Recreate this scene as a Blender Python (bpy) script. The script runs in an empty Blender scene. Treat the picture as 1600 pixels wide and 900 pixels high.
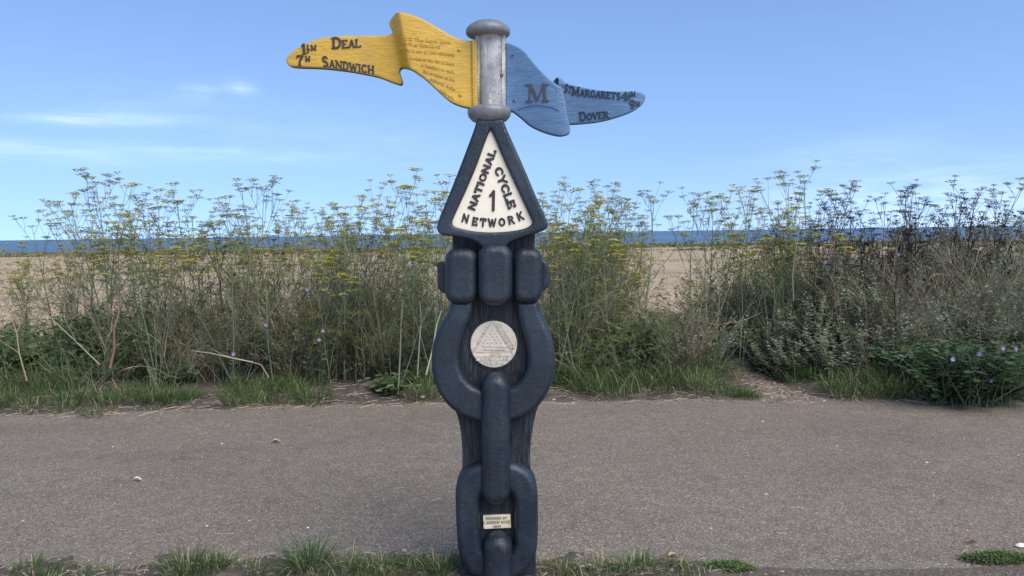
import bpy, math, random
import numpy as np
from mathutils import Vector, Matrix, noise as mnoise
from mathutils.geometry import delaunay_2d_cdt

random.seed(11); np.random.seed(11)
R = math.radians
scene = bpy.context.scene
COL = scene.collection

# ------------------------------------------------------------------ camera
CAM_H = 1.5
F_PX = 1155.0                      # focal length in pixels of the 1600 px wide photograph
PITCH, ROLL = R(4.25), R(-0.82)
cam_data = bpy.data.cameras.new('camera')
cam = bpy.data.objects.new('camera', cam_data); COL.objects.link(cam)
cam_data.sensor_width = 36.0; cam_data.lens = 36.0 * F_PX / 1600.0
cam_data.clip_start = 0.05; cam_data.clip_end = 90000
CAM_R = Matrix.Rotation(math.pi / 2 - PITCH, 3, 'X') @ Matrix.Rotation(ROLL, 3, 'Z')
cam.matrix_world = Matrix.Translation((0, 0, CAM_H)) @ CAM_R.to_4x4()
scene.camera = cam

def ray(px, py):
    return (CAM_R @ Vector(((px - 800) / F_PX, -(py - 450) / F_PX, -1.0))).normalized()
def pix(px, py, Y):                # point of the vertical plane y = Y seen at a pixel of the photograph
    d = ray(px, py); t = Y / d.y
    return Vector((d.x * t, Y, CAM_H + d.z * t))
def gpt(px, py, z=0.0):            # point of the ground seen at a pixel
    d = ray(px, py); t = (z - CAM_H) / d.z
    return Vector((d.x * t, d.y * t, z))

# ------------------------------------------------------------------ light
SUN_EL, SUN_AZ = R(50), R(140)      # azimuth measured clockwise from +Y (the view direction)
sun_data = bpy.data.lights.new('sun', 'SUN')
sun_data.energy = 2.5; sun_data.angle = R(52); sun_data.color = (1.0, 0.92, 0.80)
sun = bpy.data.objects.new('sun', sun_data); COL.objects.link(sun)
sdir = Vector((math.sin(SUN_AZ) * math.cos(SUN_EL), math.cos(SUN_AZ) * math.cos(SUN_EL), math.sin(SUN_EL)))
sun.rotation_euler = sdir.to_track_quat('Z', 'Y').to_euler()
sun.location = sdir * 50

world = bpy.data.worlds.new('World'); scene.world = world
world.use_nodes = True
wt = world.node_tree; wn = wt.nodes; wl = wt.links
wn.clear()
w_out = wn.new('ShaderNodeOutputWorld'); w_bg = wn.new('ShaderNodeBackground')
w_bg.inputs['Strength'].default_value = 0.139
sky = wn.new('ShaderNodeTexSky'); sky.sky_type = 'NISHITA'; sky.sun_disc = False
sky.sun_elevation = SUN_EL; sky.sun_rotation = SUN_AZ
sky.altitude = 0; sky.air_density = 1.0; sky.dust_density = 0.1; sky.ozone_density = 1.4
wl.new(w_bg.outputs[0], w_out.inputs[0])
def wmath(op, a, b=None, c=None):
    n = wn.new('ShaderNodeMath'); n.operation = op
    for i, v in enumerate((a, b, c)):
        if v is None: continue
        if hasattr(v, 'is_output'): wl.new(v, n.inputs[i])
        else: n.inputs[i].default_value = v
    return n.outputs[0]
w_tc = wn.new('ShaderNodeTexCoord')
w_sep = wn.new('ShaderNodeSeparateXYZ'); wl.new(w_tc.outputs['Generated'], w_sep.inputs[0])
vx, vy, vz = w_sep.outputs
w_cmb = wn.new('ShaderNodeCombineXYZ')      # the sky is read a little higher than it is seen: a clean, haze-free horizon
wl.new(vx, w_cmb.inputs[0]); wl.new(vy, w_cmb.inputs[1])
wl.new(wmath('ADD', wmath('MULTIPLY', vz, 0.78), 0.20), w_cmb.inputs[2])
w_nrm = wn.new('ShaderNodeVectorMath'); w_nrm.operation = 'NORMALIZE'; wl.new(w_cmb.outputs[0], w_nrm.inputs[0])
wl.new(w_nrm.outputs[0], sky.inputs['Vector'])
az = wmath('ARCTAN2', vx, vy)
el = wmath('ARCSINE', vz)
# thin cirrus: (azimuth, elevation, half width, half height, tilt, amount)
def ae(px, py):
    d = ray(px, py); return math.atan2(d.x, d.y), math.asin(d.z)
w_map = wn.new('ShaderNodeMapping'); wl.new(w_tc.outputs['Generated'], w_map.inputs[0])
w_map.inputs['Scale'].default_value = (9, 9, 55); w_map.inputs['Rotation'].default_value = (0, R(4), 0)
w_no = wn.new('ShaderNodeTexNoise'); wl.new(w_map.outputs[0], w_no.inputs['Vector'])
w_no.inputs['Scale'].default_value = 1.6; w_no.inputs['Detail'].default_value = 7; w_no.inputs['Roughness'].default_value = 0.6
total = None
for (px, py, hw, hh, tilt, amt) in ((155, 186, 82, 8, -0.05, .26), (376, 137, 20, 9, 0.05, .24), (315, 142, 36, 13, -0.1, .10),
                                    (200, 170, 120, 18, .05, .03), (60, 236, 160, 14, .03, .12), (340, 240, 160, 10, .03, .10),
                                    (1330, 235, 110, 22, -.1, .07), (1560, 330, 330, 60, 0, .22), (520, 215, 300, 40, .1, .04)):
    a0, e0 = ae(px, py)
    da = wmath('SUBTRACT', az, a0); de = wmath('SUBTRACT', el, e0)
    de2 = wmath('ADD', de, wmath('MULTIPLY', da, tilt))
    r2 = wmath('ADD', wmath('POWER', wmath('MULTIPLY', da, F_PX / hw), 2), wmath('POWER', wmath('MULTIPLY', de2, F_PX / hh), 2))
    g = wmath('MULTIPLY', wmath('EXPONENT', wmath('MULTIPLY', r2, -1.1)), amt)
    total = g if total is None else wmath('ADD', total, g)
shape = wmath('SUBTRACT', w_no.outputs['Fac'], 0.22)
shape = wmath('MULTIPLY', shape, 2.8); 
w_cl = wn.new('ShaderNodeClamp'); wl.new(wmath('MULTIPLY', total, shape), w_cl.inputs[0])
w_hsv = wn.new('ShaderNodeHueSaturation'); wl.new(sky.outputs[0], w_hsv.inputs['Color'])
w_hsv.inputs['Hue'].default_value = 0.505; w_hsv.inputs['Saturation'].default_value = 1.10; w_hsv.inputs['Value'].default_value = 1.0
w_mix = wn.new('ShaderNodeMix'); w_mix.data_type = 'RGBA'
wl.new(w_cl.outputs[0], w_mix.inputs['Factor']); wl.new(w_hsv.outputs[0], w_mix.inputs[6])
w_mix.inputs[7].default_value = (7.2, 8.2, 9.2, 1)
wl.new(w_mix.outputs[2], w_bg.inputs['Color'])

scene.view_settings.view_transform = 'Standard'
scene.view_settings.look = 'None'
scene.view_settings.gamma = 1
scene.view_settings.use_curve_mapping = False
scene.view_settings.exposure = 0.70
scene.cycles.max_bounces = 6
scene.cycles.diffuse_bounces = 3
scene.cycles.use_denoising = True

# ------------------------------------------------------------------ object helpers
def tag(o, label=None, cat=None, group=None, kind=None):
    if label: o['label'] = label
    if cat: o['category'] = cat
    if group: o['group'] = group
    if kind: o['kind'] = kind
    return o
def empty(name, loc=(0, 0, 0)):
    o = bpy.data.objects.new(name, None); o.location = loc; o.empty_display_size = 0.1
    COL.objects.link(o); return o
def link_mesh(name, me, parent=None, loc=None):
    o = bpy.data.objects.new(name, me); COL.objects.link(o)
    if parent is not None: o.parent = parent
    if loc is not None: o.location = loc
    return o

class MB:
    """collects vertices, faces and a surface colour per vertex"""
    def __init__(self): self.v = []; self.f = []; self.c = []
    def add(self, vs, fs, col=(1, 1, 1)):
        b = len(self.v); self.v.extend(vs)
        self.f.extend([tuple(b + i for i in f) for f in fs])
        self.c.extend([col] * len(vs))
    def tube(self, pts, rad, sides=4, col=(1, 1, 1), cap=False):
        n = len(pts); vs = []; fs = []
        for i, p in enumerate(pts):
            p = Vector(p)
            t = (Vector(pts[min(i + 1, n - 1)]) - Vector(pts[max(i - 1, 0)]))
            if t.length < 1e-9: t = Vector((0, 0, 1))
            t.normalize()
            a = t.cross(Vector((0.31, 0.95, 0.05))); 
            if a.length < 0.05: a = t.cross(Vector((1, 0, 0)))
            a.normalize(); b = t.cross(a)
            r = rad[i] if hasattr(rad, '__len__') else rad
            for k in range(sides):
                an = 2 * math.pi * k / sides
                vs.append(p + (a * math.cos(an) + b * math.sin(an)) * r)
        for i in range(n - 1):
            for k in range(sides):
                k2 = (k + 1) % sides
                fs.append((i * sides + k, i * sides + k2, (i + 1) * sides + k2, (i + 1) * sides + k))
        if cap:
            fs.append(tuple(range(sides - 1, -1, -1))); fs.append(tuple((n - 1) * sides + k for k in range(sides)))
        self.add(vs, fs, col)
    def mesh(self, name, mat, smooth=False):
        me = bpy.data.meshes.new(name)
        me.from_pydata([tuple(v) for v in self.v], [], self.f)
        if mat: me.materials.append(mat)
        at = me.color_attributes.new('Col', 'FLOAT_COLOR', 'POINT')
        arr = np.ones((len(self.v), 4), np.float32)
        if self.v: arr[:, :3] = np.array(self.c, np.float32)
        at.data.foreach_set('color', arr.ravel())
        if smooth: me.polygons.foreach_set('use_smooth', [True] * len(me.polygons))
        me.update(); return me
    def obj(self, name, mat, parent=None, smooth=False):
        return link_mesh(name, self.mesh(name, mat, smooth), parent)

# ------------------------------------------------------------------ materials
class NT:
    def __init__(self, name):
        self.m = bpy.data.materials.new(name); self.m.use_nodes = True
        self.t = self.m.node_tree; self.n = self.t.nodes; self.l = self.t.links
        self.n.clear()
        self.out = self.n.new('ShaderNodeOutputMaterial')
        self.b = self.n.new('ShaderNodeBsdfPrincipled'); self.l.new(self.b.outputs[0], self.out.inputs[0])
        self._tc = None
    def put(self, v, sock):
        if hasattr(v, 'is_output'): self.l.new(v, sock)
        else:
            if isinstance(v, (tuple, list)) and len(v) == 3 and sock.type == 'RGBA': v = (*v, 1)
            sock.default_value = v
    def tc(self, which='Object'):
        if not self._tc: self._tc = self.n.new('ShaderNodeTexCoord')
        return self._tc.outputs[which]
    def map(self, vec, scale=(1, 1, 1), loc=(0, 0, 0), rot=(0, 0, 0)):
        m = self.n.new('ShaderNodeMapping'); self.l.new(vec, m.inputs[0])
        m.inputs['Scale'].default_value = scale; m.inputs['Location'].default_value = loc; m.inputs['Rotation'].default_value = rot
        return m.outputs[0]
    def noise(self, vec, scale, detail=4, rough=0.55, out='Fac', dist=0):
        n = self.n.new('ShaderNodeTexNoise'); self.l.new(vec, n.inputs['Vector'])
        n.inputs['Scale'].default_value = scale; n.inputs['Detail'].default_value = detail; n.inputs['Roughness'].default_value = rough
        n.inputs['Distortion'].default_value = dist
        return n.outputs[out]
    def voro(self, vec, scale, out='Color', feature='F1'):
        n = self.n.new('ShaderNodeTexVoronoi'); self.l.new(vec, n.inputs['Vector'])
        n.inputs['Scale'].default_value = scale; n.feature = feature
        return n.outputs[out]
    def ramp(self, fac, stops, interp='LINEAR'):
        n = self.n.new('ShaderNodeValToRGB'); self.l.new(fac, n.inputs[0])
        n.color_ramp.interpolation = interp
        e = n.color_ramp.elements
        while len(e) < len(stops): e.new(0.5)
        for i, (p, c) in enumerate(stops):
            e[i].position = p; e[i].color = (*c, 1) if hasattr(c, '__len__') else (c, c, c, 1)
        return n.outputs[0]
    def mix(self, fac, a, b, mode='MIX'):
        n = self.n.new('ShaderNodeMix'); n.data_type = 'RGBA'; n.blend_type = mode
        self.put(fac, n.inputs['Factor']); self.put(a, n.inputs[6]); self.put(b, n.inputs[7])
        return n.outputs[2]
    def math(self, op, a, b=0.0):
        n = self.n.new('ShaderNodeMath'); n.operation = op
        self.put(a, n.inputs[0]); self.put(b, n.inputs[1]); return n.outputs[0]
    def bump(self, h, strength=0.3, dist=0.01, normal=None):
        n = self.n.new('ShaderNodeBump'); self.l.new(h, n.inputs['Height'])
        n.inputs['Strength'].default_value = strength; n.inputs['Distance'].default_value = dist
        if normal is not None: self.l.new(normal, n.inputs['Normal'])
        return n.outputs[0]
    def set(self, **k):
        for key, v in k.items():
            self.put(v, self.b.inputs[{'col': 'Base Color', 'rough': 'Roughness', 'metal': 'Metallic', 'nor': 'Normal',
                                       'spec': 'Specular IOR Level', 'trans': 'Transmission Weight'}[key]])
        return self.m

def navy_paint():
    t = NT('navy_cast_iron_paint'); o = t.tc()
    n1 = t.noise(o, 5, 6, 0.6); n2 = t.noise(t.map(o, (26, 26, 5)), 2.0, 5, 0.65); n3 = t.noise(o, 160, 3, 0.6)
    c = t.ramp(n1, [(0.3, (0.005, 0.011, 0.017)), (0.5, (0.010, 0.019, 0.029)), (0.72, (0.027, 0.041, 0.056))])
    c = t.mix(t.ramp(n2, [(0.58, 0.0), (0.70, 0.6)]), c, (0.008, 0.010, 0.012))
    c = t.mix(t.ramp(t.noise(t.map(o, (40, 40, 3), (3, 1, 2)), 1.6, 5, .7), [(0.60, 0.0), (0.74, 0.4)]), c, (0.075, 0.083, 0.090))          # brown dirt runs
    geo = t.n.new('ShaderNodeNewGeometry')
    wear = t.math('MULTIPLY', t.ramp(geo.outputs['Pointiness'], [(0.52, 0.0), (0.62, 1.0)]), t.ramp(n3, [(0.45, 0), (0.7, 0.55)]))
    c = t.mix(wear, c, (0.15, 0.155, 0.16))
    sp = t.ramp(t.voro(o, 55, 'Distance'), [(0.0, 1.0), (0.05, 0.0)])
    c = t.mix(t.math('MULTIPLY', sp, t.ramp(n1, [(0.46, 0), (0.56, .8)])), c, (0.28, 0.28, 0.27))
    rs = t.math('MULTIPLY', t.ramp(t.noise(t.map(o, (1, 1, .55), (9, 2, 5)), 17, 5, .7), [(0.63, 0), (0.68, .8)]), t.ramp(n3, [(.4, .2), (.6, 1)]))
    c = t.mix(rs, c, (0.075, 0.045, 0.028))
    h = t.math('ADD', t.math('MULTIPLY', n3, .5), t.math('MULTIPLY', t.noise(o, 28, 5, .65), 1.1))
    return t.set(col=c, rough=t.ramp(n2, [(0.3, 0.30), (0.7, 0.52)]), nor=t.bump(h, 0.5, 0.008), spec=0.5)
def grain_paint():
    t = NT('grained_dark_paint'); o = t.tc()
    s = t.noise(t.map(o, (90, 60, 7)), 1.0, 5, 0.65, dist=1.2)
    s2 = t.noise(t.map(o, (200, 140, 16)), 1.0, 3, 0.6, dist=.6)
    c = t.ramp(s, [(0.34, (0.008, 0.010, 0.012)), (0.48, (0.021, 0.028, 0.036)), (0.66, (0.060, 0.074, 0.088))])
    c = t.mix(t.ramp(t.noise(o, 9, 5), [(0.5, 0), (0.72, .6)]), c, (0.040, 0.033, 0.026))
    h = t.math('ADD', s, t.math('MULTIPLY', s2, .5))
    return t.set(col=c, rough=0.55, nor=t.bump(h, 1.0, 0.02))
def arm_paint(name, a, b, c3):
    t = NT(name); o = t.tc()
    n = t.noise(t.map(o, (14, 14, 60)), 1.3, 5, 0.62, dist=.5); n2 = t.noise(o, 7, 5, .6); n3 = t.noise(o, 150, 3)
    c = t.mix(t.ramp(n, [(0.35, 0), (0.7, 1)]), a, b)
    c = t.mix(t.ramp(n2, [(0.52, 0), (0.75, .55)]), c, c3)
    sp = t.ramp(t.voro(o, 34, 'Distance'), [(0.0, 1.0), (0.06, 0.0)])
    c = t.mix(t.math('MULTIPLY', sp, t.ramp(n2, [(0.5, 0), (0.6, .5)])), c, (0.35, 0.34, 0.3))
    h = t.math('ADD', t.math('MULTIPLY', n, 1.0), t.math('MULTIPLY', n3, .35))
    return t.set(col=c, rough=0.5, nor=t.bump(h, 0.45, 0.008))
def simple(name, col, rough=0.6, var=0.25, scale=30, bump=0.2, metal=0, col2=None):
    t = NT(name); o = t.tc()
    n = t.noise(o, scale, 5, .6); n2 = t.noise(o, scale * .2, 4, .6)
    lo = tuple(x * (1 - var) for x in col); hi = tuple(min(1, x * (1 + var)) for x in col)
    c = t.ramp(n, [(0.3, lo), (0.7, hi)])
    if col2: c = t.mix(t.ramp(n2, [(0.5, 0), (0.7, .8)]), c, col2)
    return t.set(col=c, rough=rough, metal=metal, nor=t.bump(n, bump, 0.004))
def shaft_mat():
    t = NT('worn_grey_shaft_paint'); o = t.tc()
    n = t.noise(o, 16, 6, .65); st = t.noise(t.map(o, (30, 30, 5)), 1.4, 4, .6); n3 = t.noise(o, 110, 4, .7)
    c = t.ramp(n, [(0.3, (0.22, 0.218, 0.215)), (0.5, (0.36, 0.355, 0.35)), (0.68, (0.50, 0.49, 0.47))])
    c = t.mix(t.ramp(st, [(0.54, 0), (0.62, .9)]), c, (0.62, 0.59, 0.45))
    c = t.mix(t.ramp(n3, [(0.57, 0), (0.65, .85)]), c, (0.10, 0.085, 0.07))
    return t.set(col=c, rough=0.5, nor=t.bump(t.math('ADD', n, n3), 0.4, 0.004))
def plant_mat(name, transl=0.3, rough=0.65, var=0.3):
    t = NT(name)
    a = t.n.new('ShaderNodeVertexColor'); a.layer_name = 'Col'
    oi = t.n.new('ShaderNodeObjectInfo')
    h = t.n.new('ShaderNodeHueSaturation'); t.l.new(a.outputs[0], h.inputs['Color'])
    t.l.new(t.math('ADD', t.math('MULTIPLY', oi.outputs['Random'], var), 1.42 - var / 2), h.inputs['Value'])
    t.l.new(t.math('ADD', t.math('MULTIPLY', oi.outputs['Random'], 0.03), 0.485), h.inputs['Hue'])
    t.l.new(h.outputs[0], t.b.inputs['Base Color'])
    t.b.inputs['Roughness'].default_value = rough; t.b.inputs['Specular IOR Level'].default_value = 0.25
    if transl > 0:
        tr = t.n.new('ShaderNodeBsdfTranslucent'); t.l.new(h.outputs[0], tr.inputs[0])
        mx = t.n.new('ShaderNodeMixShader'); mx.inputs[0].default_value = transl
        t.l.new(t.b.outputs[0], mx.inputs[1]); t.l.new(tr.outputs[0], mx.inputs[2]); t.l.new(mx.outputs[0], t.out.inputs[0])
    return t.m

def asphalt(name, dark=1.0):
    t = NT(name); o = t.tc(); k = dark
    st = t.voro(o, 145, 'Color'); st2 = t.voro(t.map(o, (1, 1, 1), (3.3, 1.7, 0)), 210, 'Color')
    sx = t.n.new('ShaderNodeSeparateColor'); t.l.new(st, sx.inputs[0])
    sy = t.n.new('ShaderNodeSeparateColor'); t.l.new(st2, sy.inputs[0])
    c = t.ramp(sx.outputs[0], [(0.0, (0.075*k, 0.067*k, 0.059*k)), (0.3, (0.125*k, 0.110*k, 0.096*k)), (0.65, (0.205*k, 0.178*k, 0.150*k)), (0.88, (0.30*k, 0.260*k, 0.215*k)), (1.0, (0.54*k, 0.48*k, 0.40*k))])
    c2 = t.ramp(sy.outputs[1], [(0.0, (0.085*k, 0.075*k, 0.066*k)), (0.5, (0.18*k, 0.156*k, 0.133*k)), (1.0, (0.31*k, 0.268*k, 0.225*k))])
    c = t.mix(0.45, c, c2)
    big = t.noise(t.map(o, (0.55, 1.3, 1)), 1.1, 5, .6)
    c = t.mix(1.0, c, t.ramp(big, [(0.3, 0.87), (0.5, 1.0), (0.72, 1.06)]), 'MULTIPLY')
    med = t.noise(o, 9, 4, .6)
    c = t.mix(1.0, c, t.ramp(med, [(0.3, 0.88), (0.7, 1.1)]), 'MULTIPLY')
    tint = t.noise(t.map(o, (.8, .8, 1), (7, 2, 0)), 1.6, 3)
    c = t.mix(t.ramp(tint, [(.4, 0), (.7, .6)]), c, t.mix(1.0, c, (1.06, 0.98, 0.95), 'MULTIPLY'))
    c = t.mix(1.0, c, (1.05, 1.02, 0.93), 'MULTIPLY')
    crack = t.math('MULTIPLY', t.ramp(t.voro(t.map(o, (1, 1.2, 1), (.3, .8, 0)), 38, 'Distance'), [(0.0, 1.0), (0.06, 0.0)]), t.ramp(t.noise(o, 3.1, 2), [(0.5, 0), (.62, .8)]))
    c = t.mix(crack, c, (0.03, 0.028, 0.027))
    h = t.math('ADD', sx.outputs[1], t.math('MULTIPLY', sy.outputs[0], .6))
    return t.set(col=c, rough=0.9, nor=t.bump(h, 0.55, 0.004), spec=0.3)
def soil_mat():
    t = NT('dry_soil_and_litter'); o = t.tc()
    n = t.noise(o, 6, 7, .7); v = t.voro(o, 45, 'Color'); sx = t.n.new('ShaderNodeSeparateColor'); t.l.new(v, sx.inputs[0])
    st = t.noise(t.map(o, (30, 8, 10), rot=(0, 0, .5)), 2.0, 4, .7)
    c = t.ramp(n, [(0.3, (0.045, 0.034, 0.027)), (0.5, (0.085, 0.066, 0.052)), (0.7, (0.135, 0.105, 0.08))])
    c = t.mix(t.ramp(st, [(0.60, 0), (0.70, .5)]), c, (0.20, 0.155, 0.11))
    c = t.mix(t.ramp(sx.outputs[0], [(0.95, 0), (0.97, .7)]), c, (0.30, 0.24, 0.18))
    h = t.math('ADD', n, t.math('MULTIPLY', sx.outputs[1], .4))
    return t.set(col=c, rough=0.95, nor=t.bump(h, 0.8, 0.02))
def trail_mat():
    t = NT('gravelly_trail_earth'); o = t.tc()
    n = t.noise(o, 5, 6, .7); v = t.voro(o, 40, 'Color'); sx = t.n.new('ShaderNodeSeparateColor'); t.l.new(v, sx.inputs[0])
    c = t.ramp(n, [(0.3, (0.115, 0.088, 0.067)), (0.5, (0.165, 0.128, 0.098)), (0.7, (0.22, 0.172, 0.132))])
    c = t.mix(t.ramp(sx.outputs[0], [(0.82, 0), (0.86, .7)]), c, (0.38, 0.30, 0.22))
    return t.set(col=c, rough=0.95, nor=t.bump(t.math('ADD', n, sx.outputs[1]), 0.6, 0.012))
def shingle_mat():
    t = NT('tan_beach_shingle'); o = t.tc()
    v = t.voro(o, 22, 'Color'); sx = t.n.new('ShaderNodeSeparateColor'); t.l.new(v, sx.inputs[0])
    n = t.noise(t.map(o, (.25, .6, 1)), 1.0, 6, .65); n2 = t.noise(t.map(o, (.10, .30, 1)), 1.0, 6, .7)
    c = t.ramp(sx.outputs[0], [(0.0, (0.23, 0.162, 0.090)), (0.4, (0.43, 0.312, 0.180)), (0.8, (0.55, 0.42, 0.26)), (1.0, (0.70, 0.585, 0.41))])
    c = t.mix(1.0, c, t.ramp(n, [(0.3, (0.78, 0.76, 0.74)), (0.7, (1.1, 1.08, 1.06))]), 'MULTIPLY')
    c = t.mix(t.ramp(n2, [(0.50, 0), (0.62, .75)]), c, (0.22, 0.17, 0.085))
    return t.set(col=c, rough=0.95, nor=t.bump(sx.outputs[1], 0.6, 0.03))
def sea_mat():
    t = NT('blue_sea_water'); o = t.tc()
    n = t.noise(t.map(o, (.012, .05, 1)), 1.0, 5, .6); n2 = t.noise(t.map(o, (.002, .004, 1)), 1.0, 4, .6)
    c = t.ramp(n2, [(0.35, (0.085, 0.155, 0.245)), (0.65, (0.115, 0.20, 0.30))])
    c = t.mix(t.ramp(n, [(0.4, 0), (0.7, .5)]), c, (0.065, 0.125, 0.21))
    return t.set(col=c, rough=0.6, spec=0.12, nor=t.bump(n, .4, 1.0))

M_NAVY = navy_paint(); M_GRAIN = grain_paint()
M_YEL = arm_paint('weathered_yellow_paint', (0.46, 0.276, 0.026), (0.61, 0.362, 0.034), (0.36, 0.245, 0.058))
M_BLUE = arm_paint('weathered_blue_paint', (0.080, 0.160, 0.285), (0.112, 0.215, 0.355), (0.13, 0.20, 0.29))
M_SHAFT = shaft_mat()
M_CAP = simple('weathered_grey_navy_paint', (0.17, 0.178, 0.188), .38, .35, 14, .35, col2=(0.30, 0.295, 0.28))
M_CREAM = simple('cream_sign_paint', (0.82, 0.73, 0.57), .55, .05, 22, .25, col2=(0.72, 0.625, 0.46))
M_MEDAL = simple('pale_stone_medal', (0.62, 0.545, 0.435), .6, .12, 60, .5, col2=(0.52, 0.44, 0.33))
M_PLATE = simple('cream_enamel_plate', (0.86, 0.74, 0.52), .5, .08, 30, .2, col2=(0.76, 0.56, 0.28))
M_BLACK = simple('black_lettering_paint', (0.030, 0.024, 0.022), .55, .3, 60, .3)
M_BLUEBLACK = simple('navy_lettering_paint', (0.020, 0.028, 0.045), .55, .3, 60, .3)
M_PEWTER = simple('dull_pewter_inlay', (0.060, 0.066, 0.072), .5, .3, 60, .2)
M_EDGE = simple('dark_slate_edge_paint', (0.055, 0.07, 0.085), .5, .3, 30, .3)
M_RUST = simple('rusty_bolt', (0.25, 0.13, 0.07), .8, .3, 40, .4)
M_LEAF = plant_mat('leaf_tissue', 0.30); M_STALK = plant_mat('plant_stalk', 0.0, .7); M_FLOWER = plant_mat('flower_tissue', .5, .7)
M_DRY = plant_mat('dry_straw', 0.12, .8, .35)
M_ASPH = asphalt('pale_worn_asphalt', 1.0); M_ASPH2 = asphalt('dark_asphalt', .62)
M_SOIL = soil_mat(); M_TRAIL = trail_mat(); M_SHINGLE = shingle_mat(); M_SEA = sea_mat()
M_PEB = plant_mat('pebble_stone', 0.0, .75, .3)

# ------------------------------------------------------------------ ground, road, sea
def fbm(x, y, s, o=4):
    return mnoise.fractal((x * s, y * s, 0.37), 1.0, 2.0, o)
def grid_sheet(name, xs, ys, zf, mat, kind='structure', keep=None, smooth=True):
    nx, ny = len(xs), len(ys)
    vs = [(x, y, zf(x, y)) for y in ys for x in xs]; fs = []
    for j in range(ny - 1):
        for i in range(nx - 1):
            if keep is None or keep(.5 * (xs[i] + xs[i + 1]), .5 * (ys[j] + ys[j + 1])):
                a = j * nx + i; fs.append((a, a + 1, a + nx + 1, a + nx))
    me = bpy.data.meshes.new(name); me.from_pydata(vs, [], fs); me.materials.append(mat)
    if smooth: me.polygons.foreach_set('use_smooth', [True] * len(fs))
    o = link_mesh(name, me); o['kind'] = kind; return o

FAR_PX = [(-500, 672), (-250, 664), (0, 655), (200, 648), (400, 640), (600, 634), (800, 632), (1000, 629), (1200, 627), (1400, 629), (1600, 633), (1850, 642), (2100, 655)]
FAR = [gpt(*p) for p in FAR_PX]
def far_edge(x):
    return float(np.interp(x, [p.x for p in FAR], [p.y for p in FAR]))
NEAR_PX = [(-400, 893), (0, 892), (250, 884), (430, 872), (560, 866), (700, 868), (820, 880), (950, 880), (1150, 888), (1300, 892), (1500, 890), (1700, 888), (2000, 888)]
NEAR = [gpt(*p) for p in NEAR_PX]
def near_edge(x):
    return float(np.interp(x, [p.x for p in NEAR], [p.y for p in NEAR]))

def ground_z(x, y):
    if y < 12: return -0.03
    if y < 80: return -0.03 + 0.10 * fbm(x, y, .06) * min(1, (y - 12) / 10)
    return -0.03 - 0.0012 * (y - 80) ** 2 if y < 150 else -6.0
ys = list(np.concatenate([np.linspace(-60, 10, 12), np.linspace(11, 79, 60), np.linspace(80, 150, 20), [400, 2000, 40000]]))
xs = list(np.concatenate([[-40000, -2000, -400], np.linspace(-150, 150, 81), [400, 2000, 40000]]))
grid_sheet('ground', xs, ys, ground_z, M_SHINGLE)
sea = MB(); sea.add([(-60000, 70, -4.5), (60000, 70, -4.5), (60000, 70000, -4.5), (-60000, 70000, -4.5)], [(0, 1, 2, 3)])
so = sea.obj('sea', M_SEA); so['kind'] = 'structure'

rd = MB()
rx = np.linspace(-40, 40, 200)
vs = []
for x in rx: vs += [(x, 2.6, 0), (x, far_edge(x) + 0.12, 0)]
rd.add(vs, [(2 * i, 2 * i + 2, 2 * i + 3, 2 * i + 1) for i in range(len(rx) - 1)])
o = rd.obj('cycle_path', M_ASPH); o['kind'] = 'structure'
pv = MB(); pv.add([(-40, -14, -0.004), (40, -14, -0.004), (40, 2.6, -0.004), (-40, 2.6, -0.004)], [(0, 1, 2, 3)])
o = pv.obj('pavement', M_ASPH2); o['kind'] = 'structure'
pr = MB(); pr.add([(-40, -30, 0.0), (40, -30, 0.0), (40, 1.9, 0.0), (-40, 1.9, 0.0)], [(0, 1, 2, 3)])  # pale ground added unseen behind the camera to bounce light onto the post
o = pr.obj('unseen_bounce_ground', simple('pale_bounce_ground', (0.56, 0.47, 0.36), .9, .12, 6, .2)); o['kind'] = 'structure'
# dark tarmac patch that laps over the edge of the cycle path at the right
pe = [gpt(1120, 893), gpt(1200, 888), gpt(1330, 892), gpt(1480, 889), gpt(1640, 884), gpt(1900, 880), gpt(2300, 880)]
pt = MB(); vs = []
for p in pe: vs += [(p.x, p.y + .012 * fbm(p.x, 0, 9), 0.004), (p.x, 2.4, 0.004)]
pt.add(vs, [(2 * i, 2 * i + 1, 2 * i + 3, 2 * i + 2) for i in range(len(pe) - 1)])
o = pt.obj('tarmac_edge', M_ASPH2); o['kind'] = 'structure'

# trail axis through the far verge
TRL = [(gpt(l, y), gpt(r, y)) for y, l, r in ((640, 1205, 1330), (628, 1193, 1300), (612, 1176, 1246), (596, 1160, 1212), (580, 1143, 1186), (564, 1128, 1164), (548, 1112, 1142), (530, 1092, 1118))]
_ty = [a.y for a, b in TRL]; _tx = [(a.x + b.x) / 2 for a, b in TRL]; _tw = [(b.x - a.x) / 2 for a, b in TRL]
def trail_x(y): return float(np.interp(y, _ty, _tx))
def trail_w(y): return float(np.interp(y, _ty, _tw))
def in_trail(x, y, w=0.26):
    return y < 10.3 and abs(x - trail_x(y)) < trail_w(y) + (w - .22)
def verge_z(x, y):
    d = y - far_edge(x)
    h = -0.012 + 0.05 * min(1, max(0, d) / .5) + 0.018 * fbm(x, y, 3.0) + 0.012 * fbm(x, y, 11.0) + (0.04 * fbm(x, y, .9) if d > .4 else 0)
    if d < 0: h -= 0.06 * (-d) / .12
    if d > 4.2: h -= 0.05 * (d - 4.2)
    t = abs(x - trail_x(y))
    if t < .55: h -= 0.03 * (1 - t / .55)
    return h
grid_sheet('verge_soil', list(np.linspace(-12, 12, 340)), list(np.linspace(5.2, 11.5, 150)), verge_z, M_SOIL, keep=lambda x, y: y > far_edge(x) - .25)
tv = MB(); vs = []
tys = np.linspace(6.25, 10.6, 50)
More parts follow.
